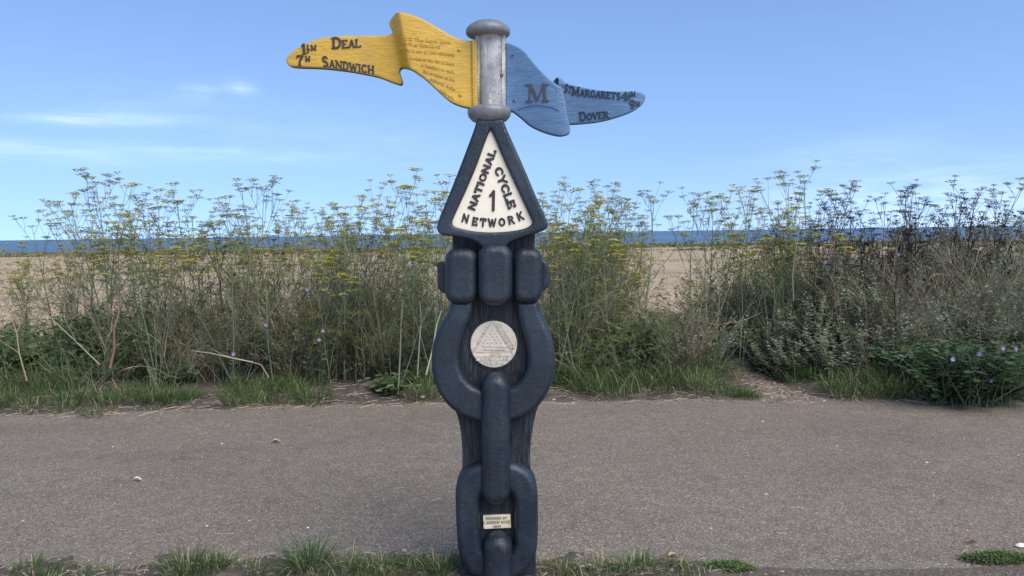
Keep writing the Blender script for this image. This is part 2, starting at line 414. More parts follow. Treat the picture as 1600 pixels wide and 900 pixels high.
for y in tys:
    w = trail_w(y) * 1.1
    for k in range(9):
        u = -1 + k / 4; x = trail_x(y) + u * w * (1 + .25 * fbm(u, y, 2.3))
        vs.append((x, y, max(verge_z(x, y), -0.004) + 0.006 - .012 * abs(u) ** 4))
tv.add(vs, [(j * 9 + i, j * 9 + i + 1, j * 9 + i + 10, j * 9 + i + 9) for j in range(len(tys) - 1) for i in range(8)])
o = tv.obj('trail', M_TRAIL, smooth=True); o['kind'] = 'structure'
def near_z(x, y):
    e = near_edge(x); d = e - y
    w = 0.22 if x < .9 else max(0.0, 0.22 - (x - .9) * .5)
    h = 0.004 + 0.014 * min(1, d / .08) if d > 0 else 0.004 + 0.13 * d
    if d > w: h -= 0.2 * (d - w)
    h += 0.012 * fbm(x, y, 5) + 0.008 * fbm(x, y, 17)
    if x > .9: h -= 0.02 * (x - .9) / .3
    return h
grid_sheet('roadside_soil', list(np.linspace(-5, 1.6, 330)), list(np.linspace(2.6, 3.5, 60)), near_z, M_SOIL, keep=lambda x, y: near_z(x, y) > -0.03)

# ------------------------------------------------------------------ relief plates (a traced outline with real thickness and rounded edges)
YP = 3.10
PO = Vector((pix(773, 700, YP).x, YP, 0.0))

def smooth_outline(pts, step):
    """Catmull-Rom through the points; a third entry 1 marks a corner"""
    n = len(pts); out = []
    P = [np.array(p[:2], float) for p in pts]; C = [len(p) > 2 for p in pts]
    for i in range(n):
        p1, p2 = P[i], P[(i + 1) % n]
        p0 = P[i - 1] if not C[i] else p1 - (p2 - p1)
        p3 = P[(i + 2) % n] if not C[(i + 1) % n] else p2 + (p2 - p1)
        L = np.linalg.norm(p2 - p1); k = max(1, int(round(L / step)))
        for j in range(k):
            t = j / k
            out.append(.5 * ((2 * p1) + (-p0 + p2) * t + (2 * p0 - 5 * p1 + 4 * p2 - p3) * t * t + (-p0 + 3 * p1 - 3 * p2 + p3) * t ** 3))
    return np.array(out)
def seg_dist(pts, loop):
    a = loop; b = np.roll(loop, -1, 0); ab = b - a; L2 = (ab ** 2).sum(1) + 1e-18
    best = np.full(len(pts), 1e9)
    for s in range(0, len(pts), 2000):
        p = pts[s:s + 2000, None, :]
        t = np.clip(((p - a) * ab).sum(2) / L2, 0, 1)
        q = a + t[..., None] * ab
        best[s:s + 2000] = np.sqrt(((p - q) ** 2).sum(2)).min(1)
    return best
def inside(pts, loop):
    x, y = pts[:, 0], pts[:, 1]; res = np.zeros(len(pts), bool)
    a = loop; b = np.roll(loop, -1, 0)
    for (x1, y1), (x2, y2) in zip(a, b):
        c = ((y1 > y) != (y2 > y)) & (x < (x2 - x1) * (y - y1) / (y2 - y1 + 1e-30) + x1)
        res ^= c
    return res
def relief(name, outline, yoff, thick, mat, parent, edge_mat=None, dfun=None, rr=0.008, rd=None, res=0.008, holes=(), step=None, back_round=True):
    Yf = YP + yoff; rd = rr if rd is None else rd
    step = step or res
    def W(loop): return np.array([(lambda v: (v.x, v.z))(pix(px, py, Yf)) for px, py in loop])
    pxm = (pix(801, 450, Yf) - pix(800, 450, Yf)).length
    loops = [W(smooth_outline(o, step / pxm)) for o in [outline, *holes]]
    def inmask(p):
        m = inside(p, loops[0])
        for h in loops[1:]: m &= ~inside(p, h)
        return m
    def dist(p):
        d = seg_dist(p, loops[0])
        for h in loops[1:]: d = np.minimum(d, seg_dist(p, h))
        return d
    bnd = np.vstack(loops)
    extra = []
    for lp in loops:
        t = np.roll(lp, -1, 0) - np.roll(lp, 1, 0); t /= np.linalg.norm(t, axis=1)[:, None] + 1e-12
        nrm = np.stack([-t[:, 1], t[:, 0]], 1)
        for k in ((.07, .22, .45, .72) if rr > 0 else ()):
            for sgn in (1, -1):
                q = lp + nrm * sgn * rr * k
                dq = dist(q); extra.append(q[inmask(q) & (dq > rr * k * .93)])
    lo, hi = loops[0].min(0), loops[0].max(0)
    gx, gz = np.meshgrid(np.arange(lo[0], hi[0], res), np.arange(lo[1], hi[1], res)); gx[::2] += res * .5
    g = np.stack([gx.ravel(), gz.ravel()], 1)
    g = g[inmask(g)]; g = g[dist(g) > max(rr * .8, res * .5)]
    pts = np.vstack([bnd, *extra, g])
    edges = []; b = 0
    for lp in loops:
        n = len(lp); edges += [(b + i, b + (i + 1) % n) for i in range(n)]; b += n
    r = delaunay_2d_cdt([Vector(p) for p in pts], edges, [], 0, 1e-7)
    v2 = np.array([(v.x, v.y) for v in r[0]]); tris = [tuple(f) for f in r[2]]
    cen = np.array([v2[list(f)].mean(0) for f in tris])
    ok = inmask(cen); tris = [f for f, k in zip(tris, ok) if k]
    d = dist(v2)
    if rr > 0:
        t = np.clip(d / rr, 0, 1); rnd = rd * (1 - np.sqrt(np.clip(1 - (1 - t) ** 2, 0, 1)))
    else: rnd = np.zeros(len(v2))
    dd = np.array([dfun(x, z) for x, z in v2]) if dfun else np.zeros(len(v2))
    front = np.stack([v2[:, 0], Yf - dd + rnd, v2[:, 1]], 1)
    bk = np.stack([v2[:, 0], np.maximum(Yf - dd + thick - (rnd if back_round else 0), front[:, 1] + .002), v2[:, 1]], 1)
    nv = len(v2); vs = np.vstack([front, bk]) - np.array(PO); fs = []
    cnt = {}
    for f in tris:
        a, b_, c = f
        ar = (v2[b_, 0] - v2[a, 0]) * (v2[c, 1] - v2[a, 1]) - (v2[b_, 1] - v2[a, 1]) * (v2[c, 0] - v2[a, 0])
        if ar < 0: f = (a, c, b_)
        fs.append(f); fs.append(tuple(nv + i for i in reversed(f)))
        for i in range(3):
            e = (f[i], f[(i + 1) % 3]); cnt[e] = cnt.get(e, 0) + 1
    for (i, j) in list(cnt):
        if (j, i) not in cnt: fs.append((j, i, nv + i, nv + j))
    me = bpy.data.meshes.new(name); me.from_pydata([tuple(v) for v in vs], [], fs); me.materials.append(mat)
    me.polygons.foreach_set('use_smooth', [True] * len(fs)); me.set_sharp_from_angle(angle=R(48))
    if edge_mat:                       # the rim and the back are painted another colour
        me.materials.append(edge_mat); nt = 2 * len(tris)
        me.polygons.foreach_set('material_index', [(i % 2) if i < nt else 1 for i in range(len(fs))])
    me.update()
    return link_mesh(name, me, parent)

# ------------------------------------------------------------------ stroke lettering
def arc(cx, cy, rx, ry, a0, a1, n=12):
    return [(cx + rx * math.cos(R(a0 + (a1 - a0) * i / n)), cy + ry * math.sin(R(a0 + (a1 - a0) * i / n))) for i in range(n + 1)]
# width, strokes (k thick / t thin), serif spots
GL = {
 'A': (.86, [('t', [(.12, 0), (.43, .97)]), ('k', [(.43, .97), (.74, 0)]), ('t', [(.24, .33), (.62, .33)])], [(.12, 0), (.74, 0)]),
 'C': (.84, [('k', arc(.45, .5, .33, .43, 42, 318, 16))], []),
 'D': (.86, [('k', [(.17, 0), (.17, 1)]), ('k', [(.17, .94), (.40, .94)] + arc(.40, .5, .33, .44, 85, -85, 12) + [(.40, .06), (.17, .06)])], [(.14, 0), (.14, 1)]),
 'E': (.76, [('k', [(.17, 0), (.17, 1)]), ('t', [(.17, .94), (.68, .94)]), ('t', [(.17, .5), (.54, .5)]), ('t', [(.17, .06), (.70, .06)]), ('t', [(.66, .98), (.66, .78)]), ('t', [(.68, .02), (.68, .24)])], [(.14, 0), (.14, 1)]),
 'G': (.88, [('k', arc(.45, .5, .33, .43, 42, 300, 16)), ('k', [(.74, .44), (.74, .08)]), ('t', [(.54, .44), (.84, .44)])], []),
 'H': (.92, [('k', [(.18, 0), (.18, 1)]), ('k', [(.74, 0), (.74, 1)]), ('t', [(.18, .5), (.74, .5)])], [(.18, 0), (.18, 1), (.74, 0), (.74, 1)]),
 'I': (.44, [('k', [(.22, 0), (.22, 1)])], [(.22, 0), (.22, 1)]),
 'K': (.86, [('k', [(.16, 0), (.16, 1)]), ('t', [(.70, 1), (.18, .42)]), ('k', [(.34, .58), (.74, 0)])], [(.16, 0), (.16, 1)]),
 'L': (.74, [('k', [(.17, 0), (.17, 1)]), ('t', [(.17, .06), (.68, .06)]), ('t', [(.66, .02), (.66, .26)])], [(.14, 0), (.17, 1)]),
 'M': (1.1, [('t', [(.16, 0), (.2, 1)]), ('k', [(.2, 1), (.54, .08)]), ('t', [(.54, .08), (.88, 1)]), ('k', [(.88, 1), (.92, 0)])], [(.15, 0), (.92, 0), (.13, 1), (.95, 1)]),
 'N': (.94, [('t', [(.16, 0), (.16, 1)]), ('k', [(.16, 1), (.76, 0)]), ('t', [(.76, 0), (.76, 1)])], [(.15, 0), (.12, 1), (.77, 1)]),
 'O': (.90, [('k', arc(.45, .5, .33, .43, 90, 450, 22))], []),
 'R': (.88, [('k', [(.17, 0), (.17, 1)]), ('t', [(.17, .94), (.42, .94)] + arc(.42, .72, .24, .22, 85, -85, 9) + [(.42, .5), (.17, .5)]), ('k', [(.42, .5), (.76, 0)])], [(.17, 0), (.14, 1), (.78, 0)]),
 'S': (.74, [('k', [(.60, .80)] + arc(.37, .72, .22, .22, 40, 240, 9) + arc(.37, .27, .24, .23, 75, -140, 10))], []),
 'T': (.84, [('k', [(.42, 0), (.42, 1)]), ('t', [(.08, .94), (.76, .94)]), ('t', [(.09, .97), (.09, .75)]), ('t', [(.75, .97), (.75, .75)])], [(.42, 0)]),
 'V': (.84, [('k', [(.12, 1), (.42, .02)]), ('t', [(.42, .02), (.72, 1)])], [(.12, 1), (.72, 1)]),
 'W': (1.16, [('k', [(.12, 1), (.36, .02)]), ('t', [(.36, .02), (.58, .9)]), ('k', [(.58, .9), (.80, .02)]), ('t', [(.80, .02), (1.04, 1)])], [(.12, 1), (1.04, 1)]),
 'Y': (.84, [('k', [(.10, 1), (.42, .46)]), ('k', [(.74, 1), (.42, .46)]), ('k', [(.42, .46), (.42, 0)])], [(.42, 0), (.1, 1), (.74, 1)]),
 'B': (.82, [('k', [(.17, 0), (.17, 1)]), ('t', [(.17, .94), (.4, .94)] + arc(.40, .73, .22, .21, 85, -85, 8) + [(.4, .52)] + arc(.42, .28, .26, .23, 85, -85, 8) + [(.42, .06), (.17, .06)])], []),
 'P': (.82, [('k', [(.17, 0), (.17, 1)]), ('t', [(.17, .94), (.42, .94)] + arc(.42, .72, .24, .22, 85, -85, 9) + [(.42, .5), (.17, .5)])], []),
 '.': (.3, [('k', [(.14, .02), (.14, .14)])], []),
 '1': (.5, [('k', [(.28, 0), (.28, 1)]), ('t', [(.28, .97), (.08, .76)])], [(.28, 0)]),
 '2': (.66, [('k', arc(.33, .72, .23, .24, 160, -35, 9) + [(.10, .06)]), ('t', [(.10, .06), (.6, .06)])], []),
 '4': (.80, [('k', [(.54, 0), (.54, 1)]), ('t', [(.54, .97), (.06, .32)]), ('t', [(.06, .32), (.76, .32)])], [(.54, 0)]),
 '7': (.72, [('k', [(.06, .92), (.66, .92)]), ('k', [(.64, .92), (.36, .45), (.30, 0)]), ('t', [(.08, .96), (.08, .72)])], []),
 '9': (.72, [('k', arc(.36, .68, .24, .27, 0, 360, 16)), ('k', [(.60, .68), (.58, .30)] + arc(.34, .27, .22, .22, 0, -130, 7))], []),
 ' ': (.45, [], []),
}
def ribbon(mb, pts, hw, m, h0, h1, round_cap=False, closed=False):
    """prism along a 2D polyline; m(u, v, h) maps to the world"""
    P = [np.array(p, float) for p in pts]
    Q = [P[0]]
    for p in P[1:]:
        if np.linalg.norm(p - Q[-1]) > 1e-5: Q.append(p)
    P = Q; n = len(P)
    if n < 2: return
    T = [(P[i + 1] - P[i]) / np.linalg.norm(P[i + 1] - P[i]) for i in range(n - 1)]
    Lp, Rp = [], []
    if round_cap:
        t = T[0]; nn = np.array([-t[1], t[0]])
        for k in (80, 50, 20):
            a = R(k); Lp.append(P[0] + nn * hw * math.cos(a) - t * hw * math.sin(a)); Rp.append(P[0] - nn * hw * math.cos(a) - t * hw * math.sin(a))
    for i in range(n):
        if i == 0: t = T[0]; s = 1
        elif i == n - 1: t = T[-1]; s = 1
        else:
            t = T[i - 1] + T[i]; l = np.linalg.norm(t)
            t = T[i] if l < .3 else t / l
            s = 1 / max(.5, float(np.dot(t, T[i])))
        nn = np.array([-t[1], t[0]]) * hw * s
        Lp.append(P[i] + nn); Rp.append(P[i] - nn)
    if round_cap:
        t = T[-1]; nn = np.array([-t[1], t[0]])
        for k in (20, 50, 80):
            a = R(k); Lp.append(P[-1] + nn * hw * math.cos(a) + t * hw * math.sin(a)); Rp.append(P[-1] - nn * hw * math.cos(a) + t * hw * math.sin(a))
    k = len(Lp); vs = []
    for a, b in zip(Lp, Rp):
        vs += [m(a[0], a[1], h1), m(b[0], b[1], h1), m(a[0], a[1], h0), m(b[0], b[1], h0)]
    fs = []
    for i in range(k - 1):
        a = 4 * i; b = a + 4
        fs += [(a, a + 1, b + 1, b), (a + 2, a, b, b + 2), (a + 1, a + 3, b + 3, b + 1)]
    fs += [(0, 2, 3, 1), (4 * k - 4, 4 * k - 3, 4 * k - 1, 4 * k - 2)]
    mb.add(vs, fs)
HCOUNT = [0]
def glyph(mb, ch, frame, size, surf, serif=True, hw_k=.098, hw_t=.062, lift=.004, xs=1.0, rcap=False):
    """frame = (origin px, u px vector, v px vector) with unit u, v; size in px"""
    w, strokes, serifs = GL[ch]
    o, u, v = frame
    def m(a, b, h):
        px = o[0] + (u[0] * a * xs + v[0] * b) * size; py = o[1] + (u[1] * a * xs + v[1] * b) * size
        return surf(px, py, h)
    for kind, pts in strokes:
        HCOUNT[0] = (HCOUNT[0] + 1) % 7
        ribbon(mb, pts, hw_k if kind == 'k' else hw_t, m, -.003, lift + HCOUNT[0] * .00012, rcap)
    if serif:
        for (x, y) in serifs:
            HCOUNT[0] = (HCOUNT[0] + 1) % 7
            yy = .05 if y == 0 else .95
            ribbon(mb, [(x - .17, yy), (x + .17, yy)], .05, m, -.003, lift + HCOUNT[0] * .00012)
def text_line(mb, s, p0, p1, cap, small, surf, shear=0.0, vup=None, **kw):
    """small caps along p0 -> p1 (pixels); the first capital of each word is cap px high"""
    L = math.hypot(p1[0] - p0[0], p1[1] - p0[1]); u = ((p1[0] - p0[0]) / L, (p1[1] - p0[1]) / L)
    v = vup or (u[1], -u[0])
    sizes = [cap if c.isupper() else small for c in s]
    adv = [GL[c.upper()][0] * z for c, z in zip(s, sizes)]
    k = L / sum(adv); x = 0
    for c, z, a in zip(s, sizes, adv):
        glyph(mb, c.upper(), ((p0[0] + u[0] * x, p0[1] + u[1] * x), u, v), z, surf, xs=k, **kw)
        x += a * k

# ------------------------------------------------------------------ the milepost
POST = tag(empty('milepost', PO), 'tall navy cast iron cycle route milepost with yellow and blue pointing arms', 'milepost')
def post_mesh(mb, name, mat, parent, smooth=True, sharp=40):
    mb.v = [Vector(v) - PO for v in mb.v]
    me = mb.mesh(name, mat, smooth)
    if smooth: me.set_sharp_from_angle(angle=R(sharp))
    return link_mesh(name, me, parent)
def surf_at(yoff, dfun=None):
    def s(px, py, h):
        p = pix(px, py, YP + yoff); 
        return Vector((p.x, YP + yoff - (dfun(p.x, p.z) if dfun else 0) - h, p.z))
    return s

base_z = -0.25
def bot(px): 
    return px
relief('post_body', [(706, 350, 1), (836, 350, 1), (836, 470), (852, 520), (860, 570), (851, 615), (838, 645), (830, 690), (829, 730), (834, 800), (838, 890), (839, 975, 1),
                     (717, 975, 1), (718, 890), (721, 800), (722, 730), (721, 690), (714, 650), (694, 615), (684, 570), (690, 520), (706, 470)],
       0.0, 0.15, M_GRAIN, POST, rr=.012, res=.012)
relief('shackle_ring', [(704, 470, 1), (741, 470, 1), (738, 490), (727, 515), (720, 540), (718, 563), (722, 583), (733, 599), (749, 608), (771, 612),
                        (793, 608), (809, 598), (820, 581), (824, 562), (822, 540), (815, 515), (808, 490), (806, 470, 1), (841, 470, 1), (846, 490), (858, 515), (866, 541), (868, 566), (865, 592), (856, 617), (841, 637), (820, 653), (796, 661), (771, 664),
                        (746, 661), (722, 652), (700, 636), (685, 616), (676, 592), (673, 566), (675, 541), (684, 514), (698, 490)],
       -0.050, 0.14, M_NAVY, POST, rr=.025, rd=.034, res=.006)
def rblock(name, x0, x1, y0, y1, yoff, rr, rd, thick, cr=13):
    pts = []
    for (cx, cy, a0) in ((x1 - cr, y0 + cr, -90), (x1 - cr, y1 - cr, 0), (x0 + cr, y1 - cr, 90), (x0 + cr, y0 + cr, 180)):
        for k in range(5):
            a = R(a0 + k * 22.5); pts.append((cx + cr * math.cos(a), cy + cr * math.sin(a)))
    return relief(name, pts, yoff, thick, M_NAVY, POST, rr=rr, rd=rd, res=.007)
rblock('swivel_block', 694, 746, 388, 476, -.080, .036, .046, .17, 18)
rblock('swivel_block', 801, 848, 387, 475, -.080, .036, .046, .17, 18)
rblock('swivel_block', 745.5, 801.5, 381, 479, -.098, .038, .046, .17, 21)
def lug(pts): return relief('pin_end', pts, .02, .09, M_NAVY, POST, rr=.012, res=.006)
lug([(683, 414), (686, 410), (700, 408, 1), (700, 462, 1), (692, 458), (684, 450), (683, 440)])
lug([(845, 405, 1), (853, 408), (858, 416), (859, 440), (856, 449), (845, 458, 1)])
def capsule(cx, hw, y0, y1):
    pts = [(cx + hw * math.cos(R(a)), y0 + hw + hw * math.sin(R(a))) for a in range(180, 361, 20)]
    pts += [(cx + hw, (y0 + y1) / 2)] + [(cx + hw * math.cos(R(a)), y1 - hw + hw * math.sin(R(a))) for a in range(0, 181, 20)] + [(cx - hw, (y0 + y1) / 2)]
    return pts
relief('chain_link', capsule(774.5, 23, 586, 794), -.105, .17, M_NAVY, POST, rr=.044, rd=.055, res=.007)
relief('chain_link', capsule(777.5, 23, 841, 975), -.105, .17, M_NAVY, POST, rr=.044, rd=.055, res=.007)
relief('chain_link', [(750, 726), (776, 724), (802, 726), (822, 735), (834, 750), (840, 770), (841, 800), (841, 840), (838, 868), (828, 890), (812, 904), (777, 911),
                      (742, 904), (727, 890), (716, 868), (713, 840), (711, 800), (711, 770), (716, 750), (729, 735)],
       -.055, .14, M_NAVY, POST, rr=.029, rd=.038, res=.006,
       holes=[[(777, 766), (791, 768), (800, 778), (803, 795), (803, 840), (801, 857), (792, 868), (777, 871), (763, 868), (754, 857), (751, 840), (750, 795), (753, 778), (763, 768)]])
# way marker head
PANEL = [(766.5, 202, 1), (773, 216), (790, 256), (810, 299), (827, 336), (831.5, 346), (829, 352), (818, 357.5), (795, 361.5), (768, 363), (742, 361.5), (719, 357), (709, 353), (706.5, 347), (710, 337), (727, 300), (744, 260), (760, 216)]
relief('sign_frame', [(745, 186, 1), (786, 186, 1), (793, 204), (817, 258), (840, 312), (854, 343), (856, 353), (850, 360), (833, 366), (810, 374), (794, 382), (787, 395, 1), (758, 395, 1),
                      (751, 384), (736, 375), (712, 370), (690, 367), (683, 360), (683, 350), (693, 324), (714, 272), (733, 222), (741, 200)],
       -.062, .11, M_NAVY, POST, rr=.012, rd=.012, res=.008, holes=[PANEL])
PAN = relief('sign_panel', [(766.5, 201, 1), (790.5, 256), (810.5, 299), (827.5, 336), (832.5, 346), (830, 353), (818, 358.5), (768, 364), (719, 358), (708, 354), (705.5, 347), (726.5, 300), (743.5, 260)],
             -.045, .03, M_CREAM, POST, rr=0, res=.01)
sp = surf_at(-.045)
mb = MB()
kw = dict(serif=False, hw_k=.125, hw_t=.12, lift=.0032, rcap=True)
def along(s, p0, p1, cap, spread=None):
    text_line(mb, s, p0, p1, cap, cap, sp, **kw)
along('NATIONAL', (741.0, 330.0), (775.5, 236), 10.5)
post_mesh(mb, 'lettering', M_BLACK, PAN, False); mb = MB()
along('CYCLE', (772.0, 263.5), (795.0, 327), 12)
post_mesh(mb, 'lettering', M_BLACK, PAN, False); mb = MB()
for ch, cx, by, an in (('N', 726, 347, 14), ('E', 741, 352, 9), ('T', 754.5, 353.5, 4), ('W', 769, 354, 0), ('O', 785, 353, -6), ('R', 800, 349.5, -13), ('K', 815, 343.5, -20)):
    a = R(an); u = (math.cos(a), math.sin(a)); v = (u[1], -u[0]); sz = 12; w = GL[ch][0] * sz
    glyph(mb, ch, ((cx - u[0] * w / 2, by - u[1] * w / 2), u, v), sz, sp, **kw)
post_mesh(mb, 'lettering', M_BLACK, PAN, False); mb = MB()
kw1 = dict(kw); kw1['hw_k'] = .085; kw1['hw_t'] = .075
glyph(mb, '1', ((763.5, 328), (1, .02), (.02, -1)), 29, sp, xs=.9, **kw1)
post_mesh(mb, 'lettering', M_BLACK, PAN, False)

# round medal set into the post
def circle(cx, cy, rx, ry=None, n=40): return [(cx + rx * math.cos(2 * math.pi * k / n), cy + (ry or rx) * math.sin(2 * math.pi * k / n)) for k in range(n)]
relief('medal_rim', circle(771.5, 538, 40.5), -.004, .03, M_GRAIN, POST, rr=.004, res=.008, holes=[circle(771.5, 538, 37.2)])
MED = relief('medallion', circle(771.5, 538, 36.6), -.008, .03, M_MEDAL, POST, rr=.003, res=.008)
sm = surf_at(-.008); mb = MB()
def zp(x, y): return (720 + x / 9, 490 + y / 9)
def mark(pts, hw, lift=.0022): ribbon(mb, [zp(*p) for p in pts], hw, sm, -.002, lift)
for pts in ([(462, 125), (735, 575)], [(550, 140), (765, 500)], [(430, 120), (175, 545)], [(300, 462), (720, 470)], [(285, 505), (640, 520)], [(200, 605), (745, 590)], [(215, 660), (700, 655)],
            [(425, 550), (560, 548)], [(415, 575), (560, 572)], [(410, 660), (460, 735)], [(210, 540), (690, 530)]):
    mark(pts, .45)
rnd = random.Random(5)
for k, ch in enumerate('TIMETRAIL'):      # worn relief letters up the left side of the triangle
    if k % 9 > 7: continue
    t = k / 8; x, y = zp(195 + t * 215, 540 - t * 380); a = R(-59); u = (math.cos(a), math.sin(a)); v = (u[1], -u[0])
    glyph(mb, ch, ((x, y), u, v), 4.2, sm, serif=False, hw_k=.09, hw_t=.09, lift=.002)
for k in range(8):
    t = k / 7; x, y = zp(515 + t * 205, 165 + t * 330); 
    ribbon(mb, [(x + 2.1 * math.cos(R(a)), y + 2.1 * math.sin(R(a))) for a in range(0, 361, 45)], .4, sm, -.002, .002)
for j in range(5):
    for i in range(2 + j):
        x, y = zp(455 - j * 33 + i * 62 - 10, 235 + j * 42); mark([(455 - j * 33 + i * 62 - 14, 240 + j * 42), (455 - j * 33 + i * 62 + 8, 252 + j * 42 - 14)], 1.0)
for k in range(9): mark([(345 + k * 36, 490), (345 + k * 36 + (k % 3) * 6, 522)], .55)
for k, ch in enumerate('LOOOCTAO'): x, y = zp(300 + k * 50, 645); glyph(mb, ch, ((x - 2, y), (1, 0), (0, -1)), 4.4, sm, serif=False, hw_k=.1, hw_t=.09, lift=.002)
for k, ch in enumerate('TSA'): x, y = zp(345 + k * 36, 720); glyph(mb, ch, ((x - 2, y), (1, 0), (0, -1)), 4.4, sm, serif=False, hw_k=.1, hw_t=.09, lift=.002)
for k, ch in enumerate('SHIAI'): x, y = zp(480 + k * 32, 716); glyph(mb, ch, ((x - 2, y), (1, 0), (0, -1)), 4.4, sm, serif=False, hw_k=.1, hw_t=.09, lift=.002)
post_mesh(mb, 'relief_design', simple('grimy_medal_relief', (0.50, 0.43, 0.335), .7, .3, 60, .4), MED, False)
mb = MB(); mb.tube([Vector(sm(800.5, 546, .0015)), Vector(sm(800.5, 546, -.004))], .0045, 10, cap=True); post_mesh(mb, 'pin_hole', M_BLACK, MED, False)

# maker's plate
PL = relief('maker_plate', [(754.5, 806, 1), (797.5, 804.5, 1), (798.5, 825, 1), (755.5, 827, 1)], -.012, .02, M_PLATE, POST, rr=.002, res=.006)
M_PLTXT = simple('aged_plate_relief', (0.36, 0.28, 0.17), .5, .2, 40, .2)
spl = surf_at(-.012); mb = MB()
kwp = dict(serif=False, hw_k=.1, hw_t=.09, lift=.002)
text_line(mb, 'DESIGNED BY', (759, 812.2), (792.5, 811.2), 4.3, 4.3, spl, **kwp)
post_mesh(mb, 'lettering', M_PLTXT, PL, False); mb = MB()
text_line(mb, 'C.ANDREW ROWE', (755.5, 818.9), (797.5, 817.5), 4.6, 4.6, spl, **kwp)
post_mesh(mb, 'lettering', M_PLTXT, PL, False); mb = MB()
text_line(mb, '1997', (770, 825.3), (783.5, 824.8), 4.4, 4.4, spl, **kwp)
post_mesh(mb, 'lettering', M_PLTXT, PL, False)

# collar, shaft and cap
def lathe(name, prof, cx, mat, parent, n=48):
    mb = MB(); vs = []; fs = []
    for r, z in prof:
        for k in range(n): vs.append((cx.x + r * math.cos(2 * math.pi * k / n), cx.y + r * math.sin(2 * math.pi * k / n), z))
    for i in range(len(prof) - 1):
        for k in range(n):
            k2 = (k + 1) % n; fs.append((i * n + k, i * n + k2, (i + 1) * n + k2, (i + 1) * n + k))
    fs.append(tuple(range(n - 1, -1, -1))); fs.append(tuple((len(prof) - 1) * n + k for k in range(n)))
    mb.add(vs, fs); return post_mesh(mb, name, mat, parent, True, 55)
YC = 0.005
ctr = pix(765, 120, YP + YC); S = (pix(766, 120, YP + YC) - pix(765, 120, YP + YC)).length
def zat(py): return pix(765, py, YP + YC).z
lathe('collar', [(19 * S, zat(196)), (21 * S, zat(192)), (27 * S, zat(189)), (32.5 * S, zat(183)), (34.5 * S, zat(177)), (34 * S, zat(172)), (31 * S, zat(169)), (26 * S, zat(167))], Vector((pix(764.5, 180, YP).x, YP + YC, 0)), M_CAP, POST)
lathe('cap', [(22 * S, zat(57)), (30 * S, zat(57)), (33.5 * S, zat(55)), (35 * S, zat(51)), (34 * S, zat(46)), (30 * S, zat(41)), (23 * S, zat(36.5)), (14 * S, zat(33.5)), (5 * S, zat(32.4)), (.1 * S, zat(32.3))], Vector((pix(762.5, 50, YP).x, YP + YC, 0)), M_CAP, POST)
prof = [(-24, 15), (-24, -5), (-23, -7), (-18, -7.5), (-16.5, -6.5), (-15.5, -7.5)] + [(-15.5 * math.cos(R(a)), -7.5 - 8 * math.sin(R(a))) for a in range(10, 171, 16)] + [(15.5, -7.5), (16.5, -6.5), (18, -7.5), (23, -7), (24, -5), (24, 15)]
mb = MB(); vs = []; fs = []; n = len(prof)
zs = np.linspace(zat(178), zat(52), 12)
for z in zs:
    cxx = np.interp(z, [zs[0], zs[-1]], [pix(766.5, 178, YP).x, pix(766.5, 52, YP).x])
    for (a, b) in prof: vs.append((float(cxx) + a * S, YP + YC + b * S, float(z)))
for i in range(len(zs) - 1):
    for k in range(n):
        k2 = (k + 1) % n; fs.append((i * n + k, i * n + k2, (i + 1) * n + k2, (i + 1) * n + k))
mb.add(vs, fs); SH = post_mesh(mb, 'shaft', M_SHAFT, POST, True, 30)
def dome(name, px, py, r, yoff, dfun, mat, parent, h=.6, n=12):
    mb = MB(); c = surf_at(yoff, dfun)(px, py, 0); vs = [c + Vector((0, -r * h, 0))]; fs = []
    for i, t in enumerate((30, 60, 90)):
        for k in range(n):
            a = 2 * math.pi * k / n; vs.append(c + Vector((r * math.sin(R(t)) * math.cos(a), -r * h * math.cos(R(t)) + (.002 if t == 90 else 0), r * math.sin(R(t)) * math.sin(a))))
    for k in range(n):
        k2 = (k + 1) % n; fs.append((0, 1 + k, 1 + k2))
        for i in range(2): fs.append((1 + i * n + k, 1 + (i + 1) * n + k, 1 + (i + 1) * n + k2, 1 + i * n + k2))
    mb.add(vs, fs); return post_mesh(mb, name, mat, parent)
dome('bolt', 784, 117, .008, YC - 7.5 * S, None, M_RUST, POST, 1.3)

# --- yellow arm
def sstep(t): t = min(1, max(0, t)); return t * t * (3 - 2 * t)
YA = -.022
_a = pix(607, 33, YP + YA); _b = pix(623, 112, YP + YA)
def foldx(z, a, b): return a.x + (b.x - a.x) * (a.z - z) / (a.z - b.z)
XS = pix(743, 100, YP + YA).x
PXM = (pix(801, 100, YP) - pix(800, 100, YP)).length
def d_yel(x, z):
    fx = foldx(z, _a, _b); q = (x - fx) / PXM          # px to the right of the fold line
    if q > 0:
        rise = .045 * sstep((130 - q) / 125)
        return rise - (.045 + .030) * (1 - sstep(q / 22))
    return -.030 + .030 * sstep(-q / 170)
YARM = relief('pointer_arm', [(742, 63, 1), (735, 63.5), (722, 62), (708, 57.5), (694, 50), (678, 41), (660, 32), (642, 26), (624, 23), (612, 24.5), (606, 31), (607, 38), (611, 47), (606, 50.5), (590, 52.5), (565, 53), (535, 54), (508, 57), (488, 63),
                              (470, 71), (456, 81), (448, 90), (447, 97), (452, 102.5), (464, 104.5), (485, 105), (510, 106), (540, 109), (566, 113), (590, 118), (610, 125.5), (624, 129.5), (626.5, 124), (623, 113), (622, 107), (626, 103.5), (636, 107.5), (650, 115), (665, 125.5),
                              (680, 139), (692, 150), (704, 159.5), (716, 165), (730, 168.5), (742, 169, 1)],
              YA, .040, M_YEL, POST, edge_mat=M_EDGE, dfun=d_yel, rr=.006, res=.007)
YARM['label'] = 'yellow wavy pointing arm'
sy = surf_at(YA, d_yel)
